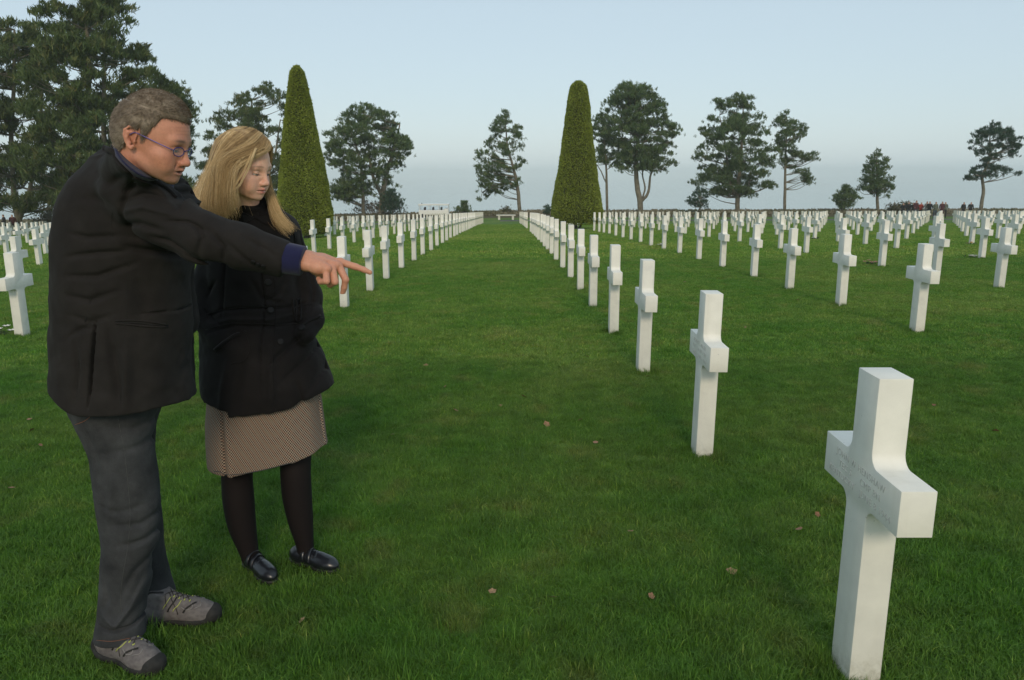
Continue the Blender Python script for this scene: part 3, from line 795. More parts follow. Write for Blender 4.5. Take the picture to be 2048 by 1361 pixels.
class Field:
    def __init__(s, lo, hi, h):
        s.lo = np.array(lo, float); s.h = h
        s.n = np.maximum(np.ceil((np.array(hi) - s.lo) / h).astype(int) + 1, 4)
        s.d = np.full(s.n, 1.0, np.float32)
        s.ax = [(s.lo[k] + h * np.arange(s.n[k])).astype(np.float32) for k in range(3)]
    def win(s, lo, hi):
        a = np.clip(np.floor((np.array(lo) - s.lo) / s.h).astype(int), 0, s.n)
        b_ = np.clip(np.ceil((np.array(hi) - s.lo) / s.h).astype(int) + 1, 0, s.n)
        sl_ = tuple(slice(a[k], b_[k]) for k in range(3))
        return sl_, s.ax[0][sl_[0]][:, None, None], s.ax[1][sl_[1]][None, :, None], s.ax[2][sl_[2]][None, None, :]
    def put(s, sl_, v, k, op):
        d = s.d[sl_]
        if d.size == 0: return
        v = v.astype(np.float32)
        if op == 'add':
            if k <= 0: r = np.minimum(d, v)
            else:
                hh = np.clip(.5 + .5 * (v - d) / k, 0, 1); r = v * (1 - hh) + d * hh - k * hh * (1 - hh)
                r = np.where(d > .9, v, r)
        elif op == 'sub':
            v = -v
            if k <= 0: r = np.maximum(d, v)
            else: hh = np.clip(.5 - .5 * (v - d) / k, 0, 1); r = v * (1 - hh) + d * hh + k * hh * (1 - hh)
        s.d[sl_] = r
    def cap(s, a, b, ra, rb=None, k=.01, op='add', pad=.03):
        a, b = npv(a), npv(b); rb = ra if rb is None else rb; m = max(ra, rb) + pad + k
        sl_, X, Y, Z = s.win(np.minimum(a, b) - m, np.maximum(a, b) + m)
        ba = b - a; L = max((ba * ba).sum(), 1e-9)
        t = np.clip(((X - a[0]) * ba[0] + (Y - a[1]) * ba[1] + (Z - a[2]) * ba[2]) / L, 0, 1)
        v = np.sqrt((X - a[0] - ba[0] * t) ** 2 + (Y - a[1] - ba[1] * t) ** 2 + (Z - a[2] - ba[2] * t) ** 2) - (ra + (rb - ra) * t)
        s.put(sl_, v, k, op); return s
    def chain(s, pts, rad, k=.01, op='add', fine=0):
        if fine:
            q = smooth_path(pts, fine); rad = np.interp(np.linspace(0, 1, len(q)), np.linspace(0, 1, len(rad)), rad); pts = q
            for i in range(1, 3): rad[1:-1] = (rad[:-2] + rad[1:-1] * 2 + rad[2:]) / 4
            k = .004
        for i in range(len(pts) - 1): s.cap(pts[i], pts[i + 1], rad[i], rad[i + 1], k, op)
        return s
    def ell(s, c, r, k=.01, rot=None, op='add', pad=.03, cut=None):
        c = npv(c); r = np.array(r, float); m = r.max() + pad + k
        sl_, X, Y, Z = s.win(c - m, c + m)
        dx, dy, dz = X - c[0], Y - c[1], Z - c[2]
        if rot is not None:
            M = np.array(rot).T
            dx, dy, dz = M[0, 0] * dx + M[0, 1] * dy + M[0, 2] * dz, M[1, 0] * dx + M[1, 1] * dy + M[1, 2] * dz, M[2, 0] * dx + M[2, 1] * dy + M[2, 2] * dz
        k0 = np.sqrt((dx / r[0]) ** 2 + (dy / r[1]) ** 2 + (dz / r[2]) ** 2); k1 = np.sqrt((dx / r[0] ** 2) ** 2 + (dy / r[1] ** 2) ** 2 + (dz / r[2] ** 2) ** 2)
        v = k0 * (k0 - 1) / (k1 + 1e-6)
        if cut is not None:
            n_, p_ = cut; v = np.maximum(v, (X - p_[0]) * n_[0] + (Y - p_[1]) * n_[1] + (Z - p_[2]) * n_[2])
        s.put(sl_, v, k, op); return s
    def loft(s, zs, cx, cy, rx, ry, k=.01, p=2.0, yaw=0.0, op='add', zcut=True):
        """upright form: superellipse sections, centre and radii follow the height"""
        o = np.argsort(zs); zs, cx, cy, rx, ry = [np.array(q, float)[o] for q in (zs, np.broadcast_to(cx, len(zs)), np.broadcast_to(cy, len(zs)), np.broadcast_to(rx, len(zs)), np.broadcast_to(ry, len(zs)))]
        m = max(rx.max(), ry.max()) + .04
        sl_, X, Y, Z = s.win([cx.min() - m, cy.min() - m, zs[0] - .05], [cx.max() + m, cy.max() + m, zs[-1] + .05])
        def ip(a):
            zf = np.linspace(zs[0], zs[-1], 200); f = np.interp(zf, zs, a); kk = np.hanning(17); kk /= kk.sum()
            f = np.convolve(np.pad(f, 8, 'edge'), kk, 'valid'); return np.interp(Z, zf, f)
        CX, CY, RX, RY = ip(cx), ip(cy), ip(rx), ip(ry)
        dx, dy = X - CX, Y - CY
        c_, s_ = math.cos(yaw), math.sin(yaw); dx, dy = c_ * dx + s_ * dy, -s_ * dx + c_ * dy
        q = (np.abs(dx / RX) ** p + np.abs(dy / RY) ** p) ** (1 / p)
        v = (q - 1) * np.minimum(RX, RY)
        if zcut: v = np.maximum(v, np.maximum(zs[0] - Z, Z - zs[-1]))
        s.put(sl_, v, k, op); return s
    def plane(s, p, n, k=0.0, lo=None, hi=None):
        """keep the side behind the plane (p, outward normal n)"""
        n = npv(n); n = n / np.linalg.norm(n); p = npv(p)
        sl_, X, Y, Z = s.win(s.lo if lo is None else lo, s.lo + s.n * s.h if hi is None else hi)
        v = (X - p[0]) * n[0] + (Y - p[1]) * n[1] + (Z - p[2]) * n[2]
        s.put(sl_, -v, k, 'sub'); return s
    def crease(s, pts, w, depth, axis=1, ymax=None, ymin=None):
        """press a fold along a line (negative depth raises a ridge); the line acts on the side of the form facing -Y"""
        pts = [npv(p) for p in pts]
        lo = np.min(pts, 0) - 3 * w; hi = np.max(pts, 0) + 3 * w
        lo[1] = s.lo[1] if ymin is None else ymin; hi[1] = (s.lo[1] + s.n[1] * s.h) if ymax is None else ymax
        sl_, X, Y, Z = s.win(lo, hi)
        X2, Z2 = X[:, 0, :], Z[:, 0, :]; best = None; tt = None
        N = len(pts) - 1
        for i in range(N):
            a, b_ = pts[i][[0, 2]], pts[i + 1][[0, 2]]; ba = b_ - a
            t = np.clip(((X2 - a[0]) * ba[0] + (Z2 - a[1]) * ba[1]) / max((ba * ba).sum(), 1e-9), 0, 1)
            q = np.sqrt((X2 - a[0] - ba[0] * t) ** 2 + (Z2 - a[1] - ba[1] * t) ** 2); g_ = (i + t) / N
            if best is None: best, tt = q, g_
            else: m = q < best; best = np.where(m, q, best); tt = np.where(m, g_, tt)
        f = depth * np.exp(-(best / w) ** 2) * np.sin(np.clip(tt, .04, .96) * math.pi) ** .6
        s.d[sl_] += f[:, None, :].astype(np.float32); return s
    def noise(s, scale, amp, seed=0, stretch=(1, 1, 1), band=.03):
        m = np.nonzero(np.abs(s.d) < band)
        X, Y, Z = s.ax[0][m[0]] * stretch[0], s.ax[1][m[1]] * stretch[1], s.ax[2][m[2]] * stretch[2]
        s.d[m] += (amp * vnoise(X + 50, Y + 50, Z + 50, scale, seed)).astype(np.float32); return s
    def mesh(s, smooth=1):
        d = s.d; d[[0, -1]] = np.maximum(d[[0, -1]], s.h); d[:, [0, -1]] = np.maximum(d[:, [0, -1]], s.h); d[:, :, [0, -1]] = np.maximum(d[:, :, [0, -1]], s.h)
        S = d < 0
        cnt = np.zeros(np.array(d.shape) - 1, np.int8)
        for a in (0, 1):
            for b_ in (0, 1):
                for c in (0, 1): cnt += S[a:a + cnt.shape[0], b_:b_ + cnt.shape[1], c:c + cnt.shape[2]]
        act = (cnt > 0) & (cnt < 8)
        ii = np.nonzero(act); N = len(ii[0]); idx = np.full(act.shape, -1, np.int32); idx[ii] = np.arange(N)
        corners = [(a, b_, c) for a in (0, 1) for b_ in (0, 1) for c in (0, 1)]
        val = {c: d[ii[0] + c[0], ii[1] + c[1], ii[2] + c[2]] for c in corners}
        acc = np.zeros((N, 3)); n_ = np.zeros(N)
        for a in corners:
            for k in range(3):
                if a[k] == 0:
                    b_ = list(a); b_[k] = 1; b_ = tuple(b_); va, vb = val[a], val[b_]
                    m = (va < 0) != (vb < 0); t = np.where(m, va / np.where(m, va - vb, 1), 0)
                    p = np.tile(np.array(a, float), (N, 1)); p[:, k] = t
                    acc += p * m[:, None]; n_ += m
        V = (np.stack(ii, 1) + acc / n_[:, None]) * s.h + s.lo
        Q = []
        for k in range(3):
            o1, o2 = (k + 1) % 3, (k + 2) % 3
            sa = [slice(None)] * 3; sb = [slice(None)] * 3; sa[k] = slice(0, -1); sb[k] = slice(1, None)
            for o in (o1, o2): sa[o] = slice(1, -1); sb[o] = slice(1, -1)
            A, B = S[tuple(sa)], S[tuple(sb)]; e = np.nonzero(A != B)
            if len(e[0]) == 0: continue
            base_ = [e[0], e[1], e[2]]
            def cell(d1, d2):
                q = [base_[0].copy(), base_[1].copy(), base_[2].copy()]
                q[o1] = q[o1] + 1 + d1; q[o2] = q[o2] + 1 + d2
                return idx[q[0], q[1], q[2]]
            q = np.stack([cell(-1, -1), cell(0, -1), cell(0, 0), cell(-1, 0)], 1)
            fl = ~A[e]; q[fl] = q[fl][:, ::-1]
            Q.append(q)
        Q = np.concatenate(Q)
        for _ in range(smooth):
            E1 = np.concatenate([Q[:, [0, 1]], Q[:, [1, 2]], Q[:, [2, 3]], Q[:, [3, 0]]])
            sm = np.zeros_like(V); c = np.zeros(len(V))
            for k in range(3): sm[:, k] = np.bincount(E1[:, 0], V[E1[:, 1], k], len(V)) + np.bincount(E1[:, 1], V[E1[:, 0], k], len(V))
            c = np.bincount(E1.ravel(), minlength=len(V)); V = V * .5 + sm / c[:, None] * .5
        return V, Q

def bvh_of(V, Q): return BVHTree.FromPolygons([tuple(v) for v in V], [tuple(q) for q in Q])
def on_surface(bvh, u, v, lift=0.0):
    """first point of a surface met along the sight line of photo pixel u, v"""
    o = Vector((0, 0, EYE)); d = (P(u, v, 3.0) - o).normalized()
    h_, n_, i_, t_ = bvh.ray_cast(o, d)
    if h_ is None: return None, None
    return h_ + n_ * lift, n_
def seam(name, bvh, uv, r, mat_, parent, lift=.0, n=5, k=5, label=None):
    pts = []
    for u, v in smooth_path([(a, b_, 0) for a, b_ in uv], k)[:, :2]:
        p, nn = on_surface(bvh, u, v, lift)
        if p is not None: pts.append(np.array(p))
    if len(pts) < 2: return None
    o = MB().tube(pts, r, n).build(name, mat_, parent, True)
    if label: o['label'] = label
    return o
def button(name, bvh, u, v, r, mat_, parent, h=.003):
    p, nn = on_surface(bvh, u, v, .0)
    if p is None: return
    a, b_ = np.array(p), np.array(nn)
    mb = MB().tube([a - b_ * .001, a + b_ * h, a + b_ * (h + .0005)], [r, r, r * .8], 14)
    t_ = np.cross(b_, [0, 0, 1.]); t_ /= np.linalg.norm(t_)
    return mb.build(name, mat_, parent, True)
def G(u, v):
    lo, hi = 1.2, 90.0
    for _ in range(50):
        md = (lo + hi) / 2; p = P(u, v, md)
        if p.z > gz(p.x, md): lo = md
        else: hi = md
    return P(u, v, lo)
def frame(f, up=(0, 0, 1)):
    """columns: right, forward, up"""
    f = npv(f); f /= np.linalg.norm(f); r_ = np.cross(f, up); r_ /= np.linalg.norm(r_); u_ = np.cross(r_, f)
    return np.stack([r_, f, u_], 1)
def sm01(x, a, b_): t_ = np.clip((x - a) / (b_ - a), 0, 1); return t_ * t_ * (3 - 2 * t_)

def skin_material(name, rough=.5):
    m, t, b = mat(name, (.5, .3, .22), rough, spec=.35)
    a = t.n('Attribute'); a.attribute_name = 'tint'
    c = t.mix(a.outputs['Color'], t.ramp(t.noise(160, 4, .6, t.coord()), [(.3, .90), (.7, 1.08)]), .8, 'MULTIPLY')
    c = t.mix(c, (.42, .13, .08), t.math('MULTIPLY', t.ramp(t.noise(55, 4, .7, t.coord()), [(.48, 0.0), (.72, 1.0)]), .22))
    t.l(c, b.inputs['Base Color'])
    b.inputs['Subsurface Weight'].default_value = .12; b.inputs['Subsurface Radius'].default_value = (.012, .005, .003); b.inputs['Subsurface Scale'].default_value = .5
    t.l(t.bump(t.noise(420, 3, .6, t.coord()), .12, .001), b.inputs['Normal'])
    return m

def head_field(neck_base, female=False, lids=.5, h=.0021):
    """a head in its own frame: x to its right, y forward, z up, eyes at z = 0"""
    F_ = Field((-.115, -.15, -.22), (.115, .165, .155), h)
    w = .94 if female else 1.0
    F_.ell((0, .002, .040), (.076 * w, .097, .083), k=.01)
    F_.ell((0, -.020, .015), (.071 * w, .078, .078), k=.02)
    F_.ell((0, .035, -.005), (.064 * w, .066, .088), k=.02)
    F_.ell((0, .032, -.058), (.051 * w, .053, .036), k=.022)
    F_.cap((.046 * w, .004, -.052), (.018, .074, -.083), .014 if female else .016, .0155, k=.018)
    F_.cap((-.046 * w, .004, -.052), (-.018, .074, -.083), .014 if female else .016, .0155, k=.018)
    F_.ell((0, .083, -.086), (.018, .0165, .015) if not female else (.0145, .015, .0135), k=.016)
    for s in (1, -1):
        F_.ell((s * .044 * w, .062, -.028), (.022, .024, .020), k=.022)                 # cheek
        F_.ell((s * .034, .072, -.052), (.020, .020, .022), k=.020)
        F_.ell((s * .033, .104, .003), (.016, .016, .0125), k=.016, op='sub')            # socket
    F_.cap((-.036, .083, .021), (.036, .083, .021), .0125 if female else .0145, k=.014)  # brow
    F_.ell((0, .088, .018), (.014, .012, .014), k=.012)
    nr = .88 if female else 1.0
    F_.cap((0, .094, .008), (0, .110, -.026), .0074 * nr, .0095 * nr, k=.010)
    F_.ell((0, .1105, -.0325), (.0120 * nr, .0125, .0100 * nr), k=.009)
    for s in (1, -1):
        F_.ell((s * .0125 * nr, .103, -.036), (.0078, .0105, .0075), k=.007)
        F_.ell((s * .0062, .109, -.0425), (.0036, .0048, .004), k=.003, op='sub')
    F_.ell((0, .080, -.060), (.027, .021, .022), k=.014)                                # muzzle
    F_.cap((-.020, .092, -.0580), (0, .1030, -.0550), .0040, .0056, k=.004); F_.cap((.020, .092, -.0580), (0, .1030, -.0550), .0040, .0056, k=.004)
    F_.cap((-.017, .0925, -.0670), (.017, .0925, -.0670), .0055, k=.004); F_.ell((0, .0970, -.0680), (.014, .0070, .0062), k=.004)
    F_.cap((-.025, .0925, -.0618), (0, .1055, -.0612), .0018, .0026, k=.002, op='sub'); F_.cap((.025, .0925, -.0618), (0, .1055, -.0612), .0018, .0026, k=.002, op='sub')
    if not female:
        F_.ell((0, .105, -.0615), (.017, .011, .0040), k=.002, op='sub')                # mouth a little open
    for s in (1, -1):                                                                    # nasolabial fold
        if not female: F_.cap((s * .021, .100, -.036), (s * .030, .088, -.058), .0022, k=.006, op='sub')
        e = np.array((s * .032, .0800, .001))
        F_.ell(e, (.0143, .0143, .0143), k=.0012, cut=(np.array([0, -.30, -1.0]) / 1.044, e + [0, .012, -.0030 + .006 * lids]))   # upper lid
        F_.ell(e, (.0138, .0138, .0138), k=.0012, cut=(np.array([0, -.15, 1.0]) / 1.011, e + [0, .012, -.0066]))                 # lower lid
        ex = .0740 * w
        pr_ = [(.012, .004), (.013, .020), (.004, .031), (-.010, .030), (-.019, .018), (-.018, .004), (-.012, -.010), (-.003, -.021), (.005, -.025), (.009, -.018)]
        F_.chain([np.array((s * (ex + .0035 - .28 * min(y, 0)), y - .014, z - .004)) for y, z in pr_], [.0030, .0036, .0038, .0040, .0040, .0038, .0036, .0052, .0050, .0036], k=.002)
        F_.chain([np.array((s * (ex + .002 - .22 * min(y, 0)), y - .014, z - .004)) for y, z in ((.000, .018), (-.010, .014), (-.010, .0), (-.002, -.012))], [.0052, .0062, .0058, .0050], k=.004)
        F_.ell((s * (ex + .006), -.014 + .001, -.004 + .002), (.0062, .0072, .0100), k=.0025, op='sub')
        F_.ell((s * (ex + .001), -.014 + .010, -.008), (.0050, .0036, .0060), k=.003)
    nb = npv(neck_base)
    F_.cap((0, -.024, -.050), nb, .047 if female else .053, .052 if female else .062, k=.016)
    if not female:
        F_.noise(38, .0012, 3)
    return F_

def face_tint(V, base_, female=False):
    """skin colour by place: lips, brows, lashes, flush of cheeks and nose, shaved jaw; shade painted in sockets, nostrils, mouth and wrinkles"""
    x, y, z = np.abs(V[:, 0]), V[:, 1], V[:, 2]
    c = np.tile(np.array(base_, float), (len(V), 1))
    def blend(m, col_): nonlocal c; c = c * (1 - m[:, None]) + np.array(col_) * m[:, None]
    def gs(cx_, cy_, cz_, r, p=1.0): return np.exp(-(((x - cx_) / r[0]) ** 2 + ((y - cy_) / r[1]) ** 2 + ((z - cz_) / r[2]) ** 2)) * p
    red = (.50, .19, .13) if not female else (.56, .26, .20)
    blend(gs(.045, .07, -.03, (.025, .04, .022), .45), red)
    blend(gs(0, .115, -.03, (.016, .03, .014), .55), red)
    blend(gs(.08, -.01, -.005, (.012, .03, .035), .55), red)
    def line(x0, z0, x1, z1, w_, p, col_=(.30, .12, .08)):
        t_ = np.clip(((x - x0) * (x1 - x0) + (z - z0) * (z1 - z0)) / ((x1 - x0) ** 2 + (z1 - z0) ** 2), 0, 1)
        blend(np.exp(-((x - x0 - t_ * (x1 - x0)) ** 2 + (z - z0 - t_ * (z1 - z0)) ** 2) / w_ ** 2) * (y > .03) * p, col_)
    if not female:
        line(.018, -.036, .031, -.060, .0022, .55); line(.020, -.013, .041, -.018, .0022, .40); line(.050, .004, .062, .009, .0015, .35); line(.050, -.002, .063, -.002, .0015, .35); line(.027, -.068, .030, -.084, .002, .35)  # shade of folds and crow's feet painted as dark lines
        blend((vnoise(V[:, 0], V[:, 1], V[:, 2], 130, 12) > .55) * .18, (.40, .17, .11))
    else:
        line(.019, -.038, .027, -.054, .0022, .18)
    if not female:
        blend(gs(0, .1, .055, (.05, .05, .03), .15), red)
        for zz in (.043, .052, .061): blend(np.exp(-((z - zz - .003 * np.cos(x / .02)) / .0016) ** 2) * (x < .042) * (y > .05) * .30, (.34, .13, .09))  # forehead creases painted as darker lines, not modelled
        jaw = sm01(-z, .048, .075) * sm01(y, -.01, .03); blend(jaw * .35, (.30, .20, .165))
    else:
        blend(gs(.032, .092, .0105, (.014, .02, .0042), .28), (.36, .34, .31))     # green-grey eye shadow
    lip = np.clip(gs(0, .103, -.0555, (.019, .02, .0042)) + gs(0, .10, -.0665, (.017, .02, .0052)), 0, 1)
    blend(lip * (.9 if female else .5), (.50, .13, .12) if female else (.40, .15, .12))
    blend(gs(0, .104, -.061, (.020, .03, .0018), .9), (.07, .02, .02))  # dark gap between the lips painted in as shade
    if not female: blend(gs(0, .095, -.0615, (.012, .012, .003), .95), (.05, .015, .015))
    brow_z = .0215 + .004 * np.cos((x - .028) / .02)
    bm = np.exp(-(((x - .031) / .0185) ** 4 + ((z - brow_z) / (.0030 if female else .0042)) ** 2)) * (y > .06)
    blend(bm * (.75 if female else .85), (.20, .135, .085) if female else (.09, .065, .05))
    ey = np.exp(-(((x - .032) / .0160) ** 4 + ((z + .0052) / (.0021 if not female else .0027)) ** 2)) * (y > .07)
    blend(ey * (.85 if not female else .95), (.035, .022, .020))
    sk_ = gs(.032, .088, .010, (.018, .03, .007), .45 if not female else 0.0); blend(sk_, (.30, .14, .10))  # shadow under the man's brow painted into the socket colour
    blend(gs(.0062, .109, -.043, (.004, .008, .003), .85), (.10, .03, .03))  # shade of the nostril hollows painted into the skin colour
    return c

def eyeballs(M, T, parent, female):
    m_eye, t, b = mat('eyeball', (.75, .72, .70), .15)
    m_iris, t, b = mat('iris', (.10, .13, .14), .2)
    for s in (1, -1):
        mb = MB(); e = np.array((s * .032, .0800, .001)); n, mm = 14, 8
        V = [e + .0121 * np.array((math.sin(a) * math.cos(f), math.sin(a) * math.sin(f), math.cos(a))) for a in np.linspace(.02, math.pi - .02, mm) for f in np.linspace(0, 2 * math.pi, n, endpoint=False)]
        V = np.array(V) @ M.T + T
        F = [(i * n + j, i * n + (j + 1) % n, (i + 1) * n + (j + 1) % n, (i + 1) * n + j) for i in range(mm - 1) for j in range(n)]
        ob = MB().add(V, F).build('eye', m_eye, parent, True)
        c_ = e + np.array((0, .0114, -.0042)); ring = [c_ + np.array((.0052 * math.cos(q), .0010, .0052 * math.sin(q))) for q in np.linspace(0, 2 * math.pi, 14, endpoint=False)]
        R_ = np.array(ring) @ M.T + T; cc = (c_ + [0, .0016, 0]) @ M.T + T
        MB().add(np.vstack([R_, cc]), [(i, (i + 1) % 14, 14) for i in range(14)]).build('iris', m_iris, ob, True)

def ribbons(paths, w0, w1, sides=3):
    """thin strands as 3-sided tubes; paths: (n, m, 3)"""
    n, m, _ = paths.shape
    t_ = np.gradient(paths, axis=1); t_ /= np.linalg.norm(t_, axis=2)[..., None] + 1e-9
    ref = np.array([.3, -.9, .2]); a = np.cross(t_, ref); a /= np.linalg.norm(a, axis=2)[..., None] + 1e-9; b_ = np.cross(t_, a)
    w_ = np.linspace(w0, w1, m)[None, :, None]
    rings = [paths + w_ * (a * math.cos(q) + b_ * math.sin(q)) for q in np.arange(sides) * 2 * math.pi / sides]
    V = np.stack(rings, 2).reshape(-1, 3)
    i, j, k = np.meshgrid(np.arange(n), np.arange(m - 1), np.arange(sides), indexing='ij')
    A = i * m * sides + j * sides + k; B = i * m * sides + j * sides + (k + 1) % sides
    F = np.stack([A, B, B + sides, A + sides], -1).reshape(-1, 4)
    return V, F
# ------------------------------------------------------------------ the man pointing
m_skin = skin_material('skin')
def cloth(name, c1, c2, weave=900, rough=.92, bump=.25, sheen=.15, scale=14):
    m, t, b = mat(name, c1, rough, spec=.15)
    co = t.coord('Object')
    c = t.ramp(t.noise(scale, 5, .65, co), [(.3, c1), (.7, c2)])
    c = t.mix(c, t.ramp(t.noise(weave, 2, .6, co), [(.3, .72), (.7, 1.32)]), .8, 'MULTIPLY')
    t.l(c, b.inputs['Base Color'])
    b.inputs['Sheen Weight'].default_value = sheen; b.inputs['Sheen Roughness'].default_value = .5
    t.l(t.bump(t.noise(weave * .6, 3, .6, co), bump, .0015), b.inputs['Normal'])
    return m
m_blazer = cloth('charcoal_wool', (.0150, .0133, .0130), (.0225, .0200, .0190), sheen=.02)
m_navy = cloth('navy_cotton', (.012, .013, .045), (.018, .019, .062))
m_denim = cloth('faded_black_denim', (.018, .019, .021), (.058, .060, .064), 700, scale=7, sheen=.02)
m_stitch, t, b = mat('seam_thread', (.055, .055, .055), .9)
m_dkseam, t, b = mat('dark_seam', (.006, .006, .006), .9)
m_orange, t, b = mat('orange_thread', (.20, .075, .035), .9)
m_btn, t, b = mat('dark_button', (.010, .010, .011), .6, spec=.2)
def hairmat(name, stops, rough=.45):
    m, t, b = mat(name, stops[0][1], rough, spec=.4)
    a = t.n('Attribute'); a.attribute_name = 'tone'
    t.l(t.ramp(a.outputs['Fac'], stops), b.inputs['Base Color'])
    return m
m_hair_m = hairmat('greying_brown_hair', [(0.0, (.085, .060, .040)), (.45, (.175, .130, .090)), (1.0, (.40, .33, .26))], .6)

def build_man():
    foot = G(262, 1310)
    root = empty('person', (foot.x, foot.y + .12, gz(foot.x, foot.y + .12)))
    tag(root, 'man with short greying hair, blue glasses and dark blazer, pointing at the crosses', 'person')
    O = np.array(root.location)
    def put(name, V, Q, m_, parent=root, smooth=True, attrs=None):
        W = V - O
        return link(name, np_mesh(name, W, Q, m_, smooth, attrs), parent)
    # head
    S = .935; T = np.array(P(301, 280, 2.12)); M = frame((math.cos(R(3)), -math.sin(R(3)), -math.tan(R(18))))
    nb_w = np.array(P(250, 352, 2.33)); nb = M.T @ (nb_w - T) / S
    H = head_field(nb, False, -.30)
    V, Q = H.mesh(1); tint = face_tint(V, (.58, .262, .172)); Vh = V * S @ M.T + T
    # right hand
    Fh = Field(np.array(P(590, 530, 2.2)) - [.03, .085, .085], np.array(P(745, 530, 2.2)) + [.03, .085, .075], .0017)
    p = lambda u, v, y: np.array(P(u, v, y))
    Fh.cap(p(560, 510, 2.19), p(617, 521, 2.195), .030, .0255, k=.01)
    Fh.chain([p(612, 517, 2.205), p(645, 522, 2.215), p(680, 527, 2.222)], [.0215, .0195, .0125], k=.012)   # index side of the palm
    Fh.chain([p(612, 525, 2.185), p(642, 528, 2.190), p(672, 531, 2.197)], [.0225, .0190, .0125], k=.012)
    Fh.chain([p(612, 529, 2.170), p(636, 535, 2.168), p(655, 538, 2.166)], [.0185, .0180, .0125], k=.012)
    kn = [((681, 524), 2.222, .0112), ((675, 531), 2.203, .0112), ((664, 537), 2.184, .0108), ((652, 541), 2.165, .0100)]
    for (q, y, r_) in kn: Fh.ell(p(q[0], q[1], y), (r_, r_, r_), k=.006)
    Fh.chain([p(681, 525, 2.222), p(711, 534.0, 2.226), p(728, 540, 2.228), p(740, 545.5, 2.229)], [.0112, .0094, .0082, .0066], k=.004)   # index
    Fh.chain([p(678, 533, 2.203), p(691, 560, 2.192), p(688.5, 575, 2.197), p(685.5, 587, 2.203)], [.0112, .0098, .0086, .0074], k=.0035)  # middle
    Fh.chain([p(665, 539, 2.183), p(670, 564, 2.166), p(660, 570, 2.186), p(653, 562, 2.198)], [.0110, .0100, .0088, .0076], k=.0030)   # ring
    Fh.chain([p(652, 543, 2.164), p(653, 563, 2.149), p(641, 564, 2.163), p(637, 558, 2.174)], [.0100, .0092, .0080, .0068], k=.0030)   # little
    Fh.chain([p(622, 534, 2.215), p(640, 548, 2.238), p(656, 560, 2.240), p(668, 566, 2.236)], [.0150, .0128, .0105, .0088], k=.005)   # thumb
    for a, b_ in (((676, 549, 2.172), (678, 566, 2.170)), ((660, 549, 2.153), (662, 566, 2.152))): pass
    Fh.crease([p(636, 520, 2.17), p(664, 524, 2.17)], .0028, -.0010); Fh.crease([p(628, 511, 2.17), p(668, 518, 2.17)], .0022, -.0009)
    Fh.crease([p(709, 529, 2.2), p(711, 537, 2.2)], .0012, .0007); Fh.crease([p(713, 530, 2.2), p(715, 538, 2.2)], .0012, .0006); Fh.crease([p(728, 536, 2.2), p(729, 543, 2.2)], .0012, .0006)
    Fh.crease([p(658, 546, 2.2), p(661, 568, 2.2)], .0016, .0016, ymax=2.19)
    Fh.noise(90, .0005, 4)
    V2, Q2 = Fh.mesh(1)
    c2 = np.tile(np.array((.59, .28, .185)), (len(V2), 1))
    for (q, y, r_) in kn + [((711, 534), 2.2, .01), ((691, 560), 2.19, .01), ((740, 545), 2.2, .007)]:
        w_ = np.exp(-(np.linalg.norm(V2 - p(q[0], q[1], y), axis=1) / (r_ * 1.1)) ** 2)[:, None] * .5; c2 = c2 * (1 - w_) + np.array((.55, .22, .15)) * w_
    # nail of the pointing finger
    # plain body under the clothes
    Fb = Field((-1.55, 2.05, .03), (-.50, 2.85, 1.62), .014)
    hipL, hipR = p(225, 800, 2.36), p(270, 800, 2.54)
    Fb.chain([p(250, 360, 2.40), p(245, 450, 2.42), p(245, 620, 2.42), p(240, 780, 2.44)], [.09, .15, .145, .13], k=.04)
    Fb.chain([p(262, 380, 2.26), p(400, 482, 2.15), p(480, 500, 2.15), p(600, 520, 2.19)], [.055, .045, .040, .026], k=.02)
    Fb.chain([p(280, 380, 2.60), p(290, 520, 2.66), p(330, 640, 2.58), p(350, 720, 2.50)], [.055, .045, .038, .035], k=.02)
    Fb.chain([p(230, 790, 2.38), p(255, 1000, 2.38), p(245, 1255, 2.37)], [.060, .042, .034], k=.02)
    Fb.chain([p(240, 790, 2.50), p(262, 1000, 2.56), p(308, 1195, 2.62)], [.060, .042, .034], k=.02)
    Fb.chain([p(236, 390, 2.38), nb_w], [.08, .05], k=.02)
    V3, Q3 = Fb.mesh(2); c3 = np.tile(np.array((.47, .265, .18)), (len(V3), 1))
    Vb = np.concatenate([Vh, V2, V3]); Qb = np.concatenate([Q, Q2 + len(Vh), Q3 + len(Vh) + len(V2)])
    body = put('body', Vb, Qb, m_skin, attrs={'tint': np.concatenate([tint, c2, c3])})
    hb = bvh_of(Vh, Q)
    eyeballs(M * S, T - O, body, False)
    # fingernail
    nl = MB(); c_ = p(738, 543.2, 2.222); ax_ = p(740, 545.5, 2.22) - p(728, 540, 2.22); ax_ /= np.linalg.norm(ax_)
    # hair
    F_ = Field((-.115, -.14, -.11), (.115, .135, .165), .0024)
    F_.ell((0, .001, .043), (.0805, .1010, .0895), k=.01); F_.ell((0, -.022, .012), (.0760, .0830, .086), k=.02); F_.ell((0, .012, .072), (.062, .070, .060), k=.03)
    X, Y, Z = F_.ax[0][:, None, None], F_.ax[1][None, :, None], F_.ax[2][None, None, :]
    yl = np.array([-.14, -.085, -.055, -.035, -.022, .004, .012, .022, .034, .050, .075, .095, .12]); zl = np.array([-.070, -.066, -.050, -.028, .026, .024, -.012, -.006, .030, .066, .074, .080, .082])
    F_.d = np.maximum(F_.d, (np.interp(Y, yl, zl) - Z - .25 * np.maximum(.05 - np.abs(X), 0) * (Y > .05)) * .7).astype(np.float32)
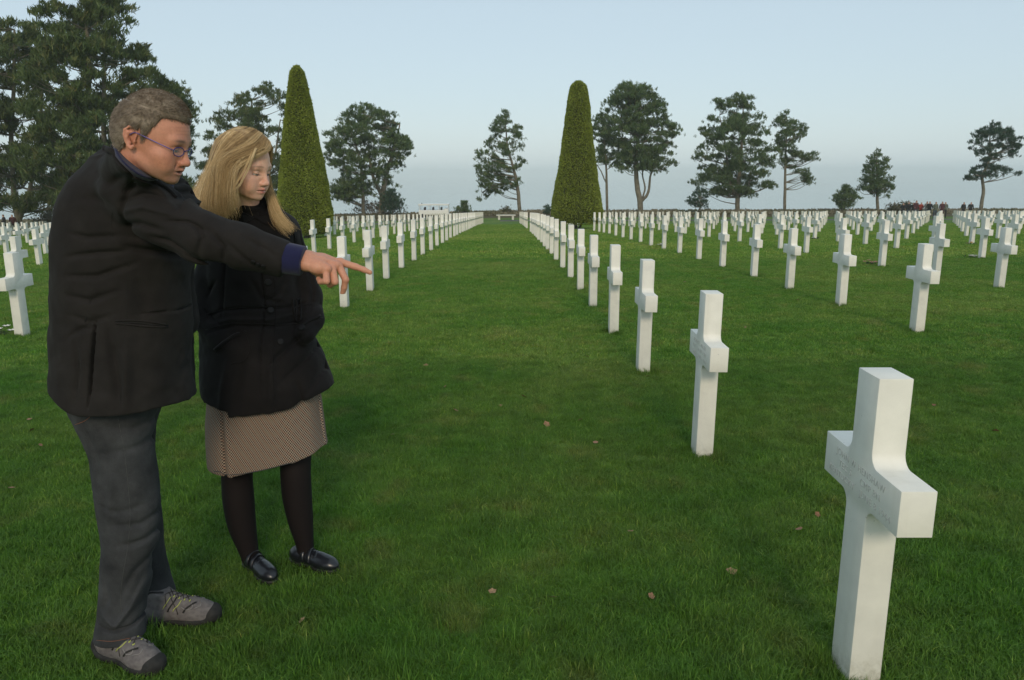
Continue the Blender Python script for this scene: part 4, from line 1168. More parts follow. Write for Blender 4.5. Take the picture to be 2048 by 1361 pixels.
    ed = (Z - np.interp(Y, yl, zl) + .25 * np.maximum(.05 - np.abs(X), 0) * (Y > .05)) * .8; F_.d += (.0075 * np.exp(-np.maximum(ed, 0) / .010) * (Y > .0)).astype(np.float32)
    F_.noise(55, .0022, 5, (1, .5, 1)); F_.noise(160, .0013, 6, (1, .35, .8))
    V, Q = F_.mesh(1); tn = np.clip(.42 + .30 * vnoise(V[:, 0], V[:, 1] * .4, V[:, 2], 110, 8) + .22 * sm01(-V[:, 2], -.05, .04) - .10 * sm01(V[:, 1], .02, .08), 0, 1)
    hair = put('hair', V * S @ M.T + T, Q, m_hair_m, attrs={'tone': tn})
    g = np.random.default_rng(3); k = g.integers(0, len(V), 20000); s0 = V[k]
    n0 = s0 - np.array([0, 0, .02]); n0 /= np.linalg.norm(n0, axis=1)[:, None]
    dr = n0 * .55 + np.stack([np.zeros(len(k)), np.where(s0[:, 2] > .09, .75, -.25), np.where(s0[:, 2] > .09, .1, -.75)], 1) + g.normal(0, .22, (len(k), 3)); dr /= np.linalg.norm(dr, axis=1)[:, None]
    L = g.uniform(.004, .009, (len(k), 1)); pa = np.stack([s0 - n0 * .001, s0 + dr * L * .5, s0 + dr * L + np.array([0, 0, -.001])], 1) * S @ M.T + T - O
    Vr, Fr = ribbons(pa, .00038, .00012)
    link('strands', np_mesh('strands', Vr, Fr, m_hair_m, True, {'tone': np.repeat(np.clip(tn[k] + .1 + g.normal(0, .2, len(k)), 0, 1), 9)}), hair)
    # glasses: oval rims, bridge, thin violet-blue arms
    m_rim, t, b = mat('blue_metal_rim', (.035, .045, .24), .25, .6); m_arm, t, b = mat('violet_temple', (.13, .10, .30), .35, .3)
    m_lens, t, b = mat('spectacle_lens', (.9, .93, 1.0), .02); b.inputs['Alpha'].default_value = .10
    def hw_(q): return (np.array(q) * S) @ M.T + T - O
    gl = empty('glasses'); gl.parent = root
    for s in (1, -1):
        rg = [(s * (.0335 + .0215 * math.cos(a)), .1000 - .22 * (.0215 * math.cos(a) + .0) , -.004 + .0135 * math.sin(a) * (1 + .08 * math.cos(2 * a))) for a in np.linspace(0, 2 * math.pi, 26)]
        MB().tube(hw_(rg), .00115, 7, False).build('rim', m_rim, gl, True)
        ctr = np.mean(rg[:-1], 0); MB().add(hw_(np.vstack([rg[:-1], ctr])), [(i, (i + 1) % 25, 25) for i in range(25)]).build('lens', m_lens, gl, True)
        MB().tube(hw_(smooth_path([(s * .0550, .0955, -.001), (s * .0665, .088, .001), (s * .0765, .055, .007), (s * .0800, .010, .014), (s * .0795, -.008, .014), (s * .078, -.022, .002)], 4)), .0014, 6).build('temple', m_arm, gl, True)
    MB().tube(hw_(smooth_path([(.0125, .1045, -.001), (.005, .1085, .003), (-.005, .1085, .003), (-.0125, .1045, -.001)], 3)), .0011, 6).build('bridge', m_rim, gl, True)

    # shirt: collar round the neck and cuff at the wrist
    Fs = Field(np.array(P(215, 300, 2.36)) - [.02, .42, .25], np.array(P(345, 300, 2.36)) + [.06, .2, .12], .0035)
    Fs.cap(p(248, 354, 2.335), p(300, 294, 2.05), .0665, .0680, k=0); Fs.cap(p(300, 345, 2.28), p(300, 430, 2.34), .06, .07, k=.02)
    a1, a2 = p(222, 266, 2.15), p(345, 388, 2.13); dd = a2 - a1; nn = np.array([-dd[2], 0, dd[0]]); nn = nn / np.linalg.norm(nn) + np.array([0, 0.02, 0])
    Fs.plane(a1, nn, .004); Fs.noise(20, .002, 2)
    V, Q = Fs.mesh(1); put('shirt_collar', V, Q, m_navy)
    Fc = Field(p(540, 520, 2.19) - [.0, .08, .09], p(625, 520, 2.19) + [.02, .08, .09], .0028)
    Fc.cap(p(565, 516, 2.172), p(640, 528, 2.19), .0445, .0400, k=0)
    Fc.plane(p(608, 523, 2.19), (.97, 0, -.20), .003); Fc.crease([p(585, 505, 2.1), p(592, 535, 2.1)], .004, .002); Fc.noise(30, .0016, 3)
    V, Q = Fc.mesh(1); put('shirt_cuff', V, Q, m_navy)

    # blazer
    Fj = Field((-1.56, 1.97, .72), (-.52, 2.78, 1.80), .0048)
    tab = [(318, 190, 300), (335, 165, 345), (360, 140, 372), (395, 119, 392), (430, 108, 402), (480, 103, 398), (520, 101, 388), (560, 101, 382), (600, 100, 386), (640, 99, 391), (690, 96, 394), (740, 93, 395), (780, 94, 396), (815, 100, 397), (838, 104, 398)]
    ry = [.10, .135, .175, .195, .203, .205, .200, .196, .190, .188, .190, .196, .202, .206, .208]
    PL = [p(a[1], a[0], 2.42) for a in tab]; PR = [p(a[2], a[0], 2.42) for a in tab]
    zs = [(a[2] + b_[2]) / 2 for a, b_ in zip(PL, PR)]; cxs_ = [(a[0] + b_[0]) / 2 for a, b_ in zip(PL, PR)]; rxs = [(b_[0] - a[0]) / 2 for a, b_ in zip(PL, PR)]
    rxs = [q * .885 for q in rxs]; ry = [q * .92 for q in ry]; cxs_ = [q + .004 for q in cxs_]
    Fj.loft(zs, cxs_, 2.42, rxs, ry, k=0, p=2.35)
    Fj.cap(p(228, 340, 2.38), p(266, 376, 2.235), .052, .074, k=.05); Fj.cap(p(250, 345, 2.45), p(300, 385, 2.62), .06, .07, k=.05)
    Fj.cap(p(228, 330, 2.40), p(262, 352, 2.36), .048, .06, k=.03)
    # collar standing behind the neck
    Fj.cap(p(246, 357, 2.34), p(300, 296, 2.05), .0735, .0750, k=.012)
    # sleeves
    Fj.chain([p(266, 380, 2.245), p(330, 437, 2.185), p(405, 477, 2.145)], [.082, .080, .069], k=.035)
    Fj.chain([p(405, 477, 2.145), p(480, 494, 2.15), p(585, 523, 2.185)], [.069, .060, .0505], k=.02)
    Fj.chain([p(320, 400, 2.62), p(345, 520, 2.68), p(365, 640, 2.60)], [.075, .066, .055], k=.03)
    Fj.plane(p(572, 521, 2.17), (.955, .05, -.30), .004, lo=p(540, 600, 2.17) - [0, .15, 0], hi=p(640, 440, 2.17) + [0, .15, .0])
    # opening for the neck: cut along the collar line
    a1, a2 = p(216, 279, 2.14), p(338, 401, 2.12); dd = a2 - a1; nn = np.array([-dd[2], 0, dd[0]]); nn = nn / np.linalg.norm(nn) + np.array([0, 0.02, 0])
    Fj.plane(a1, nn, .006, lo=p(190, 420, 2.42) - [0, .45, 0], hi=p(420, 230, 2.42) + [0, .2, .05])
    Fj.plane(a1, nn, .006, lo=p(330, 394, 2.1) - [0, .3, 0], hi=p(540, 200, 2.1) + [0, .5, .05])
    # rounded front corner of the hem
    Fj.plane(p(397, 818, 2.26), (.72, 0, -.69), .02, lo=p(340, 960, 2.3) - [0, .3, 0], hi=p(430, 770, 2.3) + [0, .6, 0])
    Fj.plane(p(250, 834, 2.23), (.035, .0, -1), .004)
    Fj.plane(p(118, 808, 2.3), (-.42, 0, -.91), .02, lo=p(70, 960, 2.3) - [0, .3, 0], hi=p(200, 760, 2.3) + [0, .6, 0])
    y2 = 2.17
    def cr(uv, w_, d_, ymax=2.5): Fj.crease([p(a[0], a[1], y2) for a in uv], w_ * .62, d_ * 2.2, ymax=ymax)
    # pulls and folds as in the picture
    cr([(238, 455), (262, 385), (300, 352)], .012, .006)                         # armhole seam
    cr([(215, 375), (245, 358), (285, 350)], .014, .004)
    cr([(245, 405), (300, 388), (350, 400)], .013, .006); cr([(248, 425), (310, 412), (375, 430)], .010, -.005)
    cr([(235, 450), (300, 445), (350, 458)], .013, .007); cr([(232, 478), (290, 482), (360, 512)], .012, .007)
    cr([(228, 500), (280, 515), (345, 548), (385, 552)], .015, .011)            # under the arm
    cr([(320, 470), (360, 478), (420, 512)], .010, .006); cr([(350, 440), (400, 442), (440, 462)], .009, .006)
    cr([(415, 445), (430, 470), (418, 510)], .010, .006); cr([(440, 455), (470, 490), (462, 522)], .009, .006); cr([(385, 500), (420, 520), (470, 528)], .010, .007)
    cr([(470, 475), (500, 505), (520, 530)], .009, .004); cr([(500, 470), (540, 495), (560, 510)], .008, .003)
    cr([(108, 470), (150, 480), (225, 475)], .012, .005); cr([(104, 520), (160, 512), (230, 508)], .012, .006); cr([(104, 560), (165, 560), (240, 535)], .012, .006)
    cr([(102, 600), (150, 610), (210, 590)], .013, .005); cr([(104, 640), (150, 655), (200, 640)], .013, .004); cr([(100, 690), (130, 670), (175, 662)], .012, .004)
    cr([(240, 560), (248, 620), (245, 690)], .03, .005); cr([(300, 540), (320, 600), (330, 700)], .03, -.005)
    cr([(161, 655), (156, 730), (152, 830)], .006, .016)                         # back vent
    cr([(190, 660), (200, 740), (215, 825)], .022, .007); cr([(225, 690), (228, 760), (226, 830)], .020, -.006); cr([(290, 680), (300, 760), (300, 830)], .025, .004)
    cr([(345, 560), (352, 640), (345, 760)], .022, -.004); cr([(232, 641), (285, 643), (335, 650)], .0035, .004); cr([(120, 700), (128, 760), (122, 810)], .014, .005)
    cr([(150, 340), (190, 360), (230, 372)], .02, .003); cr([(130, 400), (170, 400), (215, 410)], .02, .003)
    Fj.noise(7, .0042, 11, (1, 1, 1.2)); Fj.noise(17, .0030, 12, (1, 1, 1.2)); Fj.noise(42, .0016, 13)
    V, Q = Fj.mesh(1); blazer = put('blazer', V, Q, m_blazer); jb = bvh_of(V, Q)
    def sj(name, uv, r_, m_, lift=-.0002, **k):
        o = seam(name, jb, uv, r_, m_, blazer, lift, **k)
        if o: o.data.transform(Matrix.Translation(-Vector(O)))
        return o
    sj('pocket_welt', [(231, 642), (262, 641), (300, 644), (334, 650)], .0032, m_blazer, .001)
    sj('pocket_welt', [(231, 647), (262, 650), (300, 654), (334, 654)], .0032, m_blazer, .001)
    sj('pocket_opening', [(231, 645), (262, 646), (300, 649), (334, 652)], .0017, m_dkseam, .001)
    sj('side_seam', [(246, 660), (250, 720), (236, 828)], .0007, m_dkseam); sj('armhole_seam', [(300, 345), (262, 362), (232, 400), (222, 450), (226, 490)], .0008, m_dkseam)
    sj('back_seam', [(188, 560), (176, 620), (160, 690), (152, 812)], .0008, m_dkseam); sj('dart_seam', [(262, 500), (254, 560), (252, 640)], .0007, m_dkseam)
    sj('sleeve_seam', [(430, 528), (470, 534), (510, 541), (552, 549)], .0007, m_dkseam)
    for u, v in ((506, 524), (516, 529), (526, 533), (536, 537)):
        button('cuff_button', jb, u, v, .0062, m_btn, blazer); col.objects[-1].data.transform(Matrix.Translation(-Vector(O)))
    button('front_button', jb, 389, 668, .008, m_btn, blazer); col.objects[-1].data.transform(Matrix.Translation(-Vector(O)))
    # lapel and collar fold: a doubled cloth band round the neck
    lp = []
    for u, v in smooth_path([(207, 292, 0), (222, 298, 0), (243, 318, 0), (262, 338, 0), (300, 356, 0), (330, 372, 0), (352, 392, 0)], 5)[:, :2]:
        q, nn = on_surface(jb, u, v + 5, .002)
        if q is not None: lp.append(np.array(q) - O)
    if len(lp) > 3: MB().tube(lp, np.linspace(.009, .006, len(lp)), 8).build('collar_fold', m_blazer, blazer, True)

    # jeans
    Fd = Field((-1.42, 2.15, .035), (-.83, 2.78, .98), .0048)
    tb = [(780, 130, 320), (815, 140, 312), (850, 157, 306), (880, 172, 303), (910, 184, 306), (950, 192, 313), (1000, 198, 318), (1050, 202, 318), (1085, 205, 312), (1130, 204, 300), (1180, 202, 294), (1220, 198, 290), (1255, 193, 287), (1288, 190, 286)]
    yn = [2.40, 2.40, 2.39, 2.385, 2.38, 2.375, 2.37, 2.37, 2.37, 2.37, 2.37, 2.37, 2.365, 2.36]
    a_ = [p(q[1], q[0], y) for q, y in zip(tb, yn)]; b__ = [p(q[2], q[0], y) for q, y in zip(tb, yn)]
    rr_ = [(d_[0] - c_[0]) / 2 for c_, d_ in zip(a_, b__)]
    Fd.loft([q[2] for q in a_], [(c_[0] + d_[0]) / 2 for c_, d_ in zip(a_, b__)], yn, rr_, [.11, .105, .10, .098, .094, .090, .086, .082, .080, .078, .076, .076, .078, .080], k=0, p=2.15)
    tf = [(780, 160, 330), (850, 190, 306), (900, 205, 306), (1000, 222, 316), (1050, 232, 322), (1085, 240, 324), (1120, 248, 330), (1160, 258, 338), (1190, 262, 348), (1212, 266, 355), (1236, 270, 352)]
    yf = [2.54, 2.54, 2.55, 2.57, 2.58, 2.59, 2.60, 2.61, 2.62, 2.62, 2.62]
    a_ = [p(q[1], q[0], y) for q, y in zip(tf, yf)]; b__ = [p(q[2], q[0], y) for q, y in zip(tf, yf)]
    Fd.loft([q[2] for q in a_], [(c_[0] + d_[0]) / 2 for c_, d_ in zip(a_, b__)], yf, [(d_[0] - c_[0]) / 2 for c_, d_ in zip(a_, b__)], [.10, .095, .09, .082, .08, .078, .076, .076, .078, .08, .082], k=.012, p=2.15)
    Fd.plane(p(340, 1222, 2.6), (.35, -.2, -.93), .004, lo=p(290, 1290, 2.6) - [0, .12, .05], hi=p(380, 1190, 2.6) + [0, .2, 0])
    def cd_(uv, w_, d_, ymax=2.45): Fd.crease([p(a[0], a[1], 2.3) for a in uv], w_ * .85, d_ * 1.5, ymax=ymax)
    cd_([(200, 1225), (235, 1250), (262, 1215), (285, 1160)], .009, -.010); cd_([(190, 1250), (225, 1262), (260, 1258), (285, 1240)], .007, .012); cd_([(196, 1235), (215, 1200), (210, 1150)], .012, .006)
    cd_([(310, 1065), (285, 1085), (245, 1090)], .012, .007); cd_([(310, 1035), (280, 1050), (230, 1048)], .011, .005); cd_([(200, 1010), (240, 1022), (290, 1012)], .012, .004); cd_([(290, 1120), (262, 1150), (240, 1200)], .012, .007)
    cd_([(300, 880), (270, 900), (215, 905)], .014, .005); cd_([(302, 850), (260, 862), (200, 850)], .012, .004); cd_([(160, 840), (190, 900), (200, 950)], .01, .004); cd_([(225, 940), (230, 980), (222, 1030)], .014, -.004)
    cd_([(335, 1130), (315, 1165), (290, 1190)], .009, .006, 2.9); cd_([(345, 1180), (320, 1195), (296, 1205)], .008, -.006, 2.9)
    Fd.noise(9, .0040, 21, (1.2, 1, .6)); Fd.noise(22, .0024, 22, (1.3, 1.2, .6)); Fd.noise(60, .0008, 23)
    V, Q = Fd.mesh(1); jeans = put('jeans', V, Q, m_denim); db = bvh_of(V, Q)
    def sd(name, uv, r_, m_, **k):
        o = seam(name, db, uv, r_, m_, jeans, .0, **k)
        if o: o.data.transform(Matrix.Translation(-Vector(O)))
    sd('side_seam', [(236, 838), (248, 900), (256, 970), (260, 1030), (256, 1090), (246, 1150), (241, 1200), (246, 1235)], .0009, m_stitch)
    sd('hem_stitch', [(193, 1281), (225, 1283), (258, 1277), (283, 1272)], .0009, m_orange); sd('hem_stitch', [(288, 1236), (315, 1228), (336, 1212), (350, 1200)], .0008, m_orange)
    sd('back_pocket_seam', [(150, 850), (170, 842), (184, 830)], .0008, m_orange)

    # trail shoes
    m_shoe = simple_noise_mat('grey_mesh_upper', (.11, .098, .100), (.17, .155, .150), 60, .85, .5, 500, .001)
    m_rub = simple_noise_mat('dark_rubber', (.018, .018, .018), (.032, .031, .029), 40, .8, .3, 200)
    m_lime, t, b = mat('lime_trim', (.42, .46, .10), .6); m_lace, t, b = mat('dark_lace', (.03, .025, .022), .8); m_lgrey, t, b = mat('pale_grey_panel', (.20, .185, .18), .7)
    for name, hl, to, lab in (('shoe', G(222, 1315), G(322, 1352), 'near trail shoe, grey with lime trim'), ('shoe', G(305, 1250), G(440, 1243), 'far trail shoe')):
        d_ = np.array(to) - np.array(hl); d_[2] = 0; d_ /= np.linalg.norm(d_); c0 = np.array(to) - d_ * .152; c0[2] = gz(c0[0], c0[1]) + .012
        Mx = frame(d_)
        F_ = Field((-.07, -.17, .0), (.07, .17, .15), .0026)
        F_.ell((0, .075, .030), (.047, .078, .044), k=.02); F_.ell((0, -.07, .042), (.040, .072, .048), k=.02); F_.ell((0, .0, .050), (.043, .12, .042), k=.02)
        F_.cap((0, -.085, .06), (0, -.055, .112), .041, .043, k=.02); F_.cap((0, .05, .055), (0, -.02, .085), .026, .034, k=.02)
        F_.plane((0, 0, .014), (0, 0, -1)); F_.plane((0, -.03, .125), (0, .35, 1), .004); F_.noise(60, .0008, 4)
        V, Q = F_.mesh(1); W = V @ Mx.T + c0; sh = put(name, W, Q, m_shoe); sh['label'] = lab
        F2 = Field((-.07, -.18, -.02), (.07, .18, .06), .0030)
        F2.ell((0, .065, .012), (.051, .093, .030), k=.01); F2.ell((0, -.075, .012), (.045, .082, .030), k=.03); F2.plane((0, 0, .0235), (0, 0, 1), .003); F2.plane((0, 0, -.012), (0, 0, -1), .003)
        F2.ell((0, .125, .028), (.041, .036, .032), k=.01); F2.ell((0, -.14, .028), (.030, .018, .030), k=.008)
        V, Q = F2.mesh(1); put('sole', V @ Mx.T + c0, Q, m_rub, sh)
        sb = bvh_of(W, Q) if False else None
        sbv = bvh_of(W, F_.mesh(1)[1])
        def loc2(x, y):
            a = np.array([x, y, .2]) @ Mx.T + c0
            h_, n_, i_, tt_ = sbv.ray_cast(Vector(a), Vector((0, 0, -1)))
            return None if h_ is None else np.array(h_ + n_ * .0008)
        def strip(nm, xy, r_, m_):
            ps = [loc2(*q) for q in smooth_path([(a, b_, 0) for a, b_ in xy], 4)[:, :2]]; ps = [q - O for q in ps if q is not None]
            if len(ps) > 2: MB().tube(ps, r_, 5).build(nm, m_, sh, True)
        for s in (1, -1):
            strip('trim_stripe', [(s * .020, .030), (s * .034, .022), (s * .042, .004)], .0016, m_lime)
            strip('trim_stripe', [(s * .020, -.004), (s * .034, -.014), (s * .040, -.03)], .0013, m_lime)
            strip('panel', [(s * .020, .062), (s * .033, .070), (s * .040, .052), (s * .036, .030)], .0022, m_lgrey)
            strip('panel', [(s * .010, .094), (s * .026, .096), (s * .037, .076)], .0020, m_lgrey)
            for y0 in (.058, .040, .022, .004): strip('eyelet', [(s * .012, y0), (s * .016, y0), (s * .019, y0 - .002)], .0021, m_lime)
        for s in (1, -1):
            strip('overlay', [(s * .017, .080), (s * .032, .060), (s * .043, .040)], .0034, m_rub)
            strip('overlay', [(s * .016, .014), (s * .032, .004), (s * .042, -.014)], .0030, m_rub)
            strip('overlay', [(s * .020, -.030), (s * .032, -.055), (s * .030, -.090)], .0040, m_rub)
        for y0 in (.056, .038, .020, .002):
            strip('lace', [(-.015, y0), (0, y0 - .009), (.015, y0 - .018)], .0017, m_lace); strip('lace', [(.015, y0), (0, y0 - .009), (-.015, y0 - .018)], .0017, m_lace)
        strip('lace', [(.012, -.012), (.028, .000), (.040, .016), (.044, .022)], .0015, m_lace)
        strip('lace', [(.010, -.014), (.026, -.022), (.038, -.018)], .0015, m_lace)
    return root
man = build_man()
# ------------------------------------------------------------------ the woman beside him
m_coat = cloth('black_cotton_coat', (.0062, .0054, .0058), (.0105, .0090, .0094), 600, rough=.8, sheen=.04)
m_tights, t, b = mat('dark_tights', (.011, .008, .009), .75, spec=.25)
t.l(t.ramp(t.n('LayerWeight').outputs['Facing'], [(.2, (.0095, .0060, .0062)), (.9, (.004, .0035, .004))]), b.inputs['Base Color'])
m_leather, t, b = mat('black_leather', (.010, .011, .015), .28, spec=.6); t.l(t.bump(t.noise(130, 4, .6, t.coord()), .15, .002), b.inputs['Normal'])
# woven check: small dark dots on a sand ground, with a rust and blue cast
m_check, t, b = mat('check_tweed', (.3, .2, .15), .9, spec=.15)
at = t.n('Attribute'); at.attribute_name = 'weave'
sxyz = t.n('SeparateXYZ'); t.l(at.outputs['Vector'], sxyz.inputs[0])
def tri(o, f): return t.math('ABSOLUTE', t.math('SUBTRACT', t.math('FRACT', t.math('MULTIPLY', o, f)), .5))
u1, v1 = sxyz.outputs['X'], sxyz.outputs['Y']
d1 = t.math('ADD', tri(u1, 170), tri(v1, 170))
chk = t.ramp(d1, [(.44, 0.0), (.56, 1.0)])
c = t.mix((.026, .021, .022), (.37, .29, .225), chk)
c = t.mix(c, (.30, .11, .06), t.math('MULTIPLY', t.ramp(tri(u1, 56.7), [(.36, 0.0), (.40, 1.0)]), .25))
t.l(c, b.inputs['Base Color']); t.l(t.bump(d1, .25, .001), b.inputs['Normal'])
m_hair_w = hairmat('blonde_hair', [(0.0, (.20, .115, .050)), (.35, (.50, .325, .145)), (.7, (.78, .56, .29)), (1.0, (.98, .80, .50))], .5)

def build_woman():
    p = lambda u, v, y: np.array(P(u, v, y))
    f0 = G(560, 1150); O = np.array((p(560, 1150, 2.95)[0], 2.97, gz(-.5, 2.97)))
    root = empty('person', tuple(O))
    tag(root, 'woman with long blonde hair, short black coat and checked skirt, hands in pockets', 'person')
    def put(name, V, Q, m_, parent=root, attrs=None): return link(name, np_mesh(name, V - O, Q, m_, True, attrs), parent)
    S = 1.0; T = p(484, 335, 2.90); yaw = R(70)
    M = frame((math.sin(yaw), -math.cos(yaw), -math.tan(R(14))))
    nb_w = p(505, 432, 2.98); nb = M.T @ (nb_w - T) / S
    H = head_field(nb, True, -.25)
    V, Q = H.mesh(1); tint = face_tint(V, (.77, .445, .32), True); Vh = V * S @ M.T + T
    Fb = Field((-1.30, 2.65, -.05), (-.45, 3.32, 1.62), .014)
    Fb.chain([p(510, 480, 3.02), p(515, 620, 3.02), p(530, 800, 3.02)], [.10, .095, .12], k=.04)
    Fb.chain([p(448, 480, 3.0), p(418, 600, 2.98), p(460, 690, 2.91)], [.035, .028, .022], k=.02)
    Fb.chain([p(565, 475, 3.05), p(612, 590, 3.08), p(608, 650, 3.0)], [.035, .026, .020], k=.02)
    Fb.cap(p(508, 450, 3.0), nb_w, .07, .045, k=.02)
    Fb.chain([p(470, 820, 2.99), p(477, 955, 3.0), p(500, 1110, 3.0)], [.06, .035, .02], k=.02); Fb.chain([p(570, 820, 3.04), p(592, 950, 3.02), p(608, 1095, 3.02)], [.06, .035, .02], k=.02)
    V3, Q3 = Fb.mesh(2); c3 = np.tile(np.array((.77, .445, .32)), (len(V3), 1))
    body = put('body', np.concatenate([Vh, V3]), np.concatenate([Q, Q3 + len(Vh)]), m_skin, attrs={'tint': np.concatenate([tint, c3])})
    eyeballs(M * S, T - O, body, True)

    # hair: an inner mass and thousands of strands over it
    F_ = Field((-.14, -.17, -.26), (.15, .14, .17), .0036)
    F_.ell((0, -.002, .046), (.084, .102, .092), k=.01); F_.ell((0, -.035, .010), (.084, .080, .095), k=.03)
    X, Y, Z = F_.ax[0][:, None, None], F_.ax[1][None, :, None], F_.ax[2][None, None, :]
    # open the face: keep hair behind a curtain line; parting on her left
    side = np.where(X > 0, .030, .040)
    fl = np.interp(Z, [-.12, -.05, 0, .04, .07, .09, .11], [-.020, .000, .018, .034, .062, .088, .12])
    F_.d = np.maximum(F_.d, (Y - fl) * .8).astype(np.float32)
    V, Q = F_.mesh(1); V0_ = V.copy(); tn = np.clip(.18 + .25 * vnoise(V[:, 0], V[:, 1], V[:, 2] * .25, 120, 9), 0, 1)  # inner mass toned darker to recede, painted shade behind the strands
    hair = put('hair', V * S @ M.T + T, Q, m_hair_w, attrs={'tone': tn})
    g = np.random.default_rng(17)
    Ti = lambda q: (M.T @ (npv(q) - T)) / S
    # strand guides in world space: (root on the scalp, then points down), as seen in the photograph
    def lp(x, y, z): return np.array((x, y, z)) @ M.T * S + T
    guides = []
    def guide(root_l, *w): guides.append([lp(*root_l)] + [np.array(q) for q in w])
    # right side of her head (towards the viewer): x > 0 local
    part = (-.018, .062, .128)
    guide((-.020, .085, .112), lp(.010, .102, .092), lp(.042, .090, .072), p(480, 325, 2.80), p(464, 343, 2.79), p(461, 385, 2.79), p(469, 427, 2.82))
    guide((-.014, .074, .122), lp(.040, .094, .084), p(462, 325, 2.79), p(456, 358, 2.79), p(454, 400, 2.80), p(462, 430, 2.82))
    guide((-.012, .050, .134), lp(.060, .060, .090), p(446, 322, 2.79), p(442, 362, 2.79), p(442, 408, 2.80), p(450, 438, 2.82))
    guide((-.014, .020, .140), lp(.072, .025, .090), p(440, 326, 2.80), p(431, 370, 2.80), p(428, 415, 2.80), p(436, 440, 2.82))
    guide((-.010, -.010, .139), lp(.074, -.012, .088), p(432, 332, 2.83), p(418, 375, 2.82), p(411, 415, 2.82), p(412, 436, 2.82))
    guide((-.008, -.040, .132), lp(.062, -.055, .080), p(427, 330, 2.88), p(410, 370, 2.86), p(397, 408, 2.85), p(394, 432, 2.85))
    guide((-.006, -.062, .118), lp(.040, -.090, .060), p(424, 334, 2.95), p(405, 372, 2.92), p(390, 408, 2.90), p(384, 430, 2.90))
    guide((-.004, -.075, .105), lp(.0, -.106, .040), p(428, 345, 3.02), p(408, 385, 3.0), p(392, 412, 2.98), p(400, 434, 2.96))
    guide((-.010, -.060, .118), lp(-.045, -.088, .050), p(460, 350, 3.04), p(440, 390, 3.04), p(430, 420, 3.02), p(430, 440, 3.0))
    # far side: falls forward over the shoulder and blows right
    guide((-.022, .086, .108), lp(-.046, .084, .080), lp(-.070, .062, .030), lp(-.082, .040, -.03), p(548, 398, 2.95), p(561, 432, 2.91), p(592, 463, 2.88))
    guide((-.024, .068, .122), lp(-.060, .066, .088), lp(-.080, .050, .020), p(541, 375, 2.96), p(549, 405, 2.94), p(564, 438, 2.90), p(590, 462, 2.88))
    guide((-.024, .040, .132), lp(-.070, .035, .085), lp(-.084, .015, .010), p(537, 385, 2.98), p(545, 415, 2.95), p(559, 445, 2.90), p(584, 466, 2.88))
    guide((-.024, .010, .136), lp(-.074, .000, .080), lp(-.086, -.020, .000), p(533, 390, 3.0), p(541, 420, 2.98), p(553, 448, 2.92), p(576, 474, 2.90))
    GP_ = [smooth_path(q, 4) for q in guides]; m = 16
    GP_ = np.array([np.stack([np.interp(np.linspace(0, 1, m), np.linspace(0, 1, len(q)), q[:, k]) for k in range(3)], 1) for q in GP_])
    near_i, far_i = list(range(9)), list(range(9, 13))
    P_ = []; tone = []; streak = np.random.default_rng(8).random(400)
    for s_, cnt in ((near_i, 6400), (far_i, 800)):
        a = g.uniform(0, len(s_) - 1.001, cnt); i0 = np.floor(a).astype(int); fr = (a - i0)[:, None, None]
        base = GP_[np.array(s_)[i0]] * (1 - fr) + GP_[np.array(s_)[i0 + 1]] * fr
        t_ = np.linspace(0, 1, m)[None, :, None]
        lock = g.integers(0, 70, cnt); lo_ = np.random.default_rng(5).normal(size=(70, 3)); lt = np.random.default_rng(6).random(70)
        off = (lo_[lock][:, None, :] * .0060 + g.normal(0, .0050, (cnt, 1, 3))) * (1.0 if s_ is near_i else .55) * (.35 + 1.25 * t_ ** .8)
        wob = np.stack([np.sin(t_[..., 0] * 6 + g.uniform(0, 6.3, (cnt, 1))), np.sin(t_[..., 0] * 5 + g.uniform(0, 6.3, (cnt, 1))), np.zeros((cnt, m))], -1) * .0028 * t_
        q = base + off + wob
        cutl = 1 - .16 * g.random(cnt) ** 1.6 - .05 * lt[lock]; ix = np.linspace(0, 1, m)[None] * cutl[:, None] * (m - 1); i1 = np.minimum(ix.astype(int), m - 2); f1 = (ix - i1)[..., None]
        ar_ = np.arange(cnt)[:, None]; q = q[ar_, i1] * (1 - f1) + q[ar_, i1 + 1] * f1
        fly = g.random(cnt) < .035; dv = g.normal(0, 1, (cnt, 1, 3)) * np.array([.022, .014, .012]); q = q + np.where(fly[:, None, None], dv * np.linspace(0, 1, m)[None, :, None] ** 1.5, 0)
        # keep strands outside the skull
        L_ = (q - T) @ M / S; c_ = np.array((0, -.004, .042)); rr = np.array((.0835, .1010, .0915)); e_ = (L_ - c_) / rr; nn = np.linalg.norm(e_, axis=2)[..., None]
        lift = 1 + g.uniform(0, .05, (cnt, 1, 1)); e_ = np.where(nn < lift, e_ / (nn + 1e-9) * lift, e_); L_ = np.where(L_[..., 2:3] > -.05, e_ * rr + c_, L_)
        q = L_ * S @ M.T + T
        P_.append(q); sa = np.interp(a * 9 + (0 if s_ is near_i else 100), np.arange(400), streak); tone.append(np.clip(.02 + .85 * sa + .15 * lt[lock] + g.normal(0, .10, cnt), 0, 1))
    Pn = np.concatenate(P_); tone = np.concatenate(tone)
    # the stray locks across her cheek
    for uv in ([(505, 300), (497, 322), (486, 345), (472, 368), (459, 388), (452, 396)], [(512, 296), (506, 312), (500, 330), (490, 350), (478, 372), (462, 384)], [(498, 300), (480, 330), (468, 338)]):
        gp = smooth_path([p(u, v, 2.79 if v > 310 else 2.81) for u, v in uv], 5)
        gp = np.stack([np.interp(np.linspace(0, 1, m), np.linspace(0, 1, len(gp)), gp[:, k]) for k in range(3)], 1)
        k_ = 26; q = gp[None] + g.normal(0, .0016, (k_, 1, 3)); Pn = np.concatenate([Pn, q]); tone = np.concatenate([tone, g.uniform(.6, 1, k_)])
    V, F = ribbons(Pn - O, .00050, .00022)
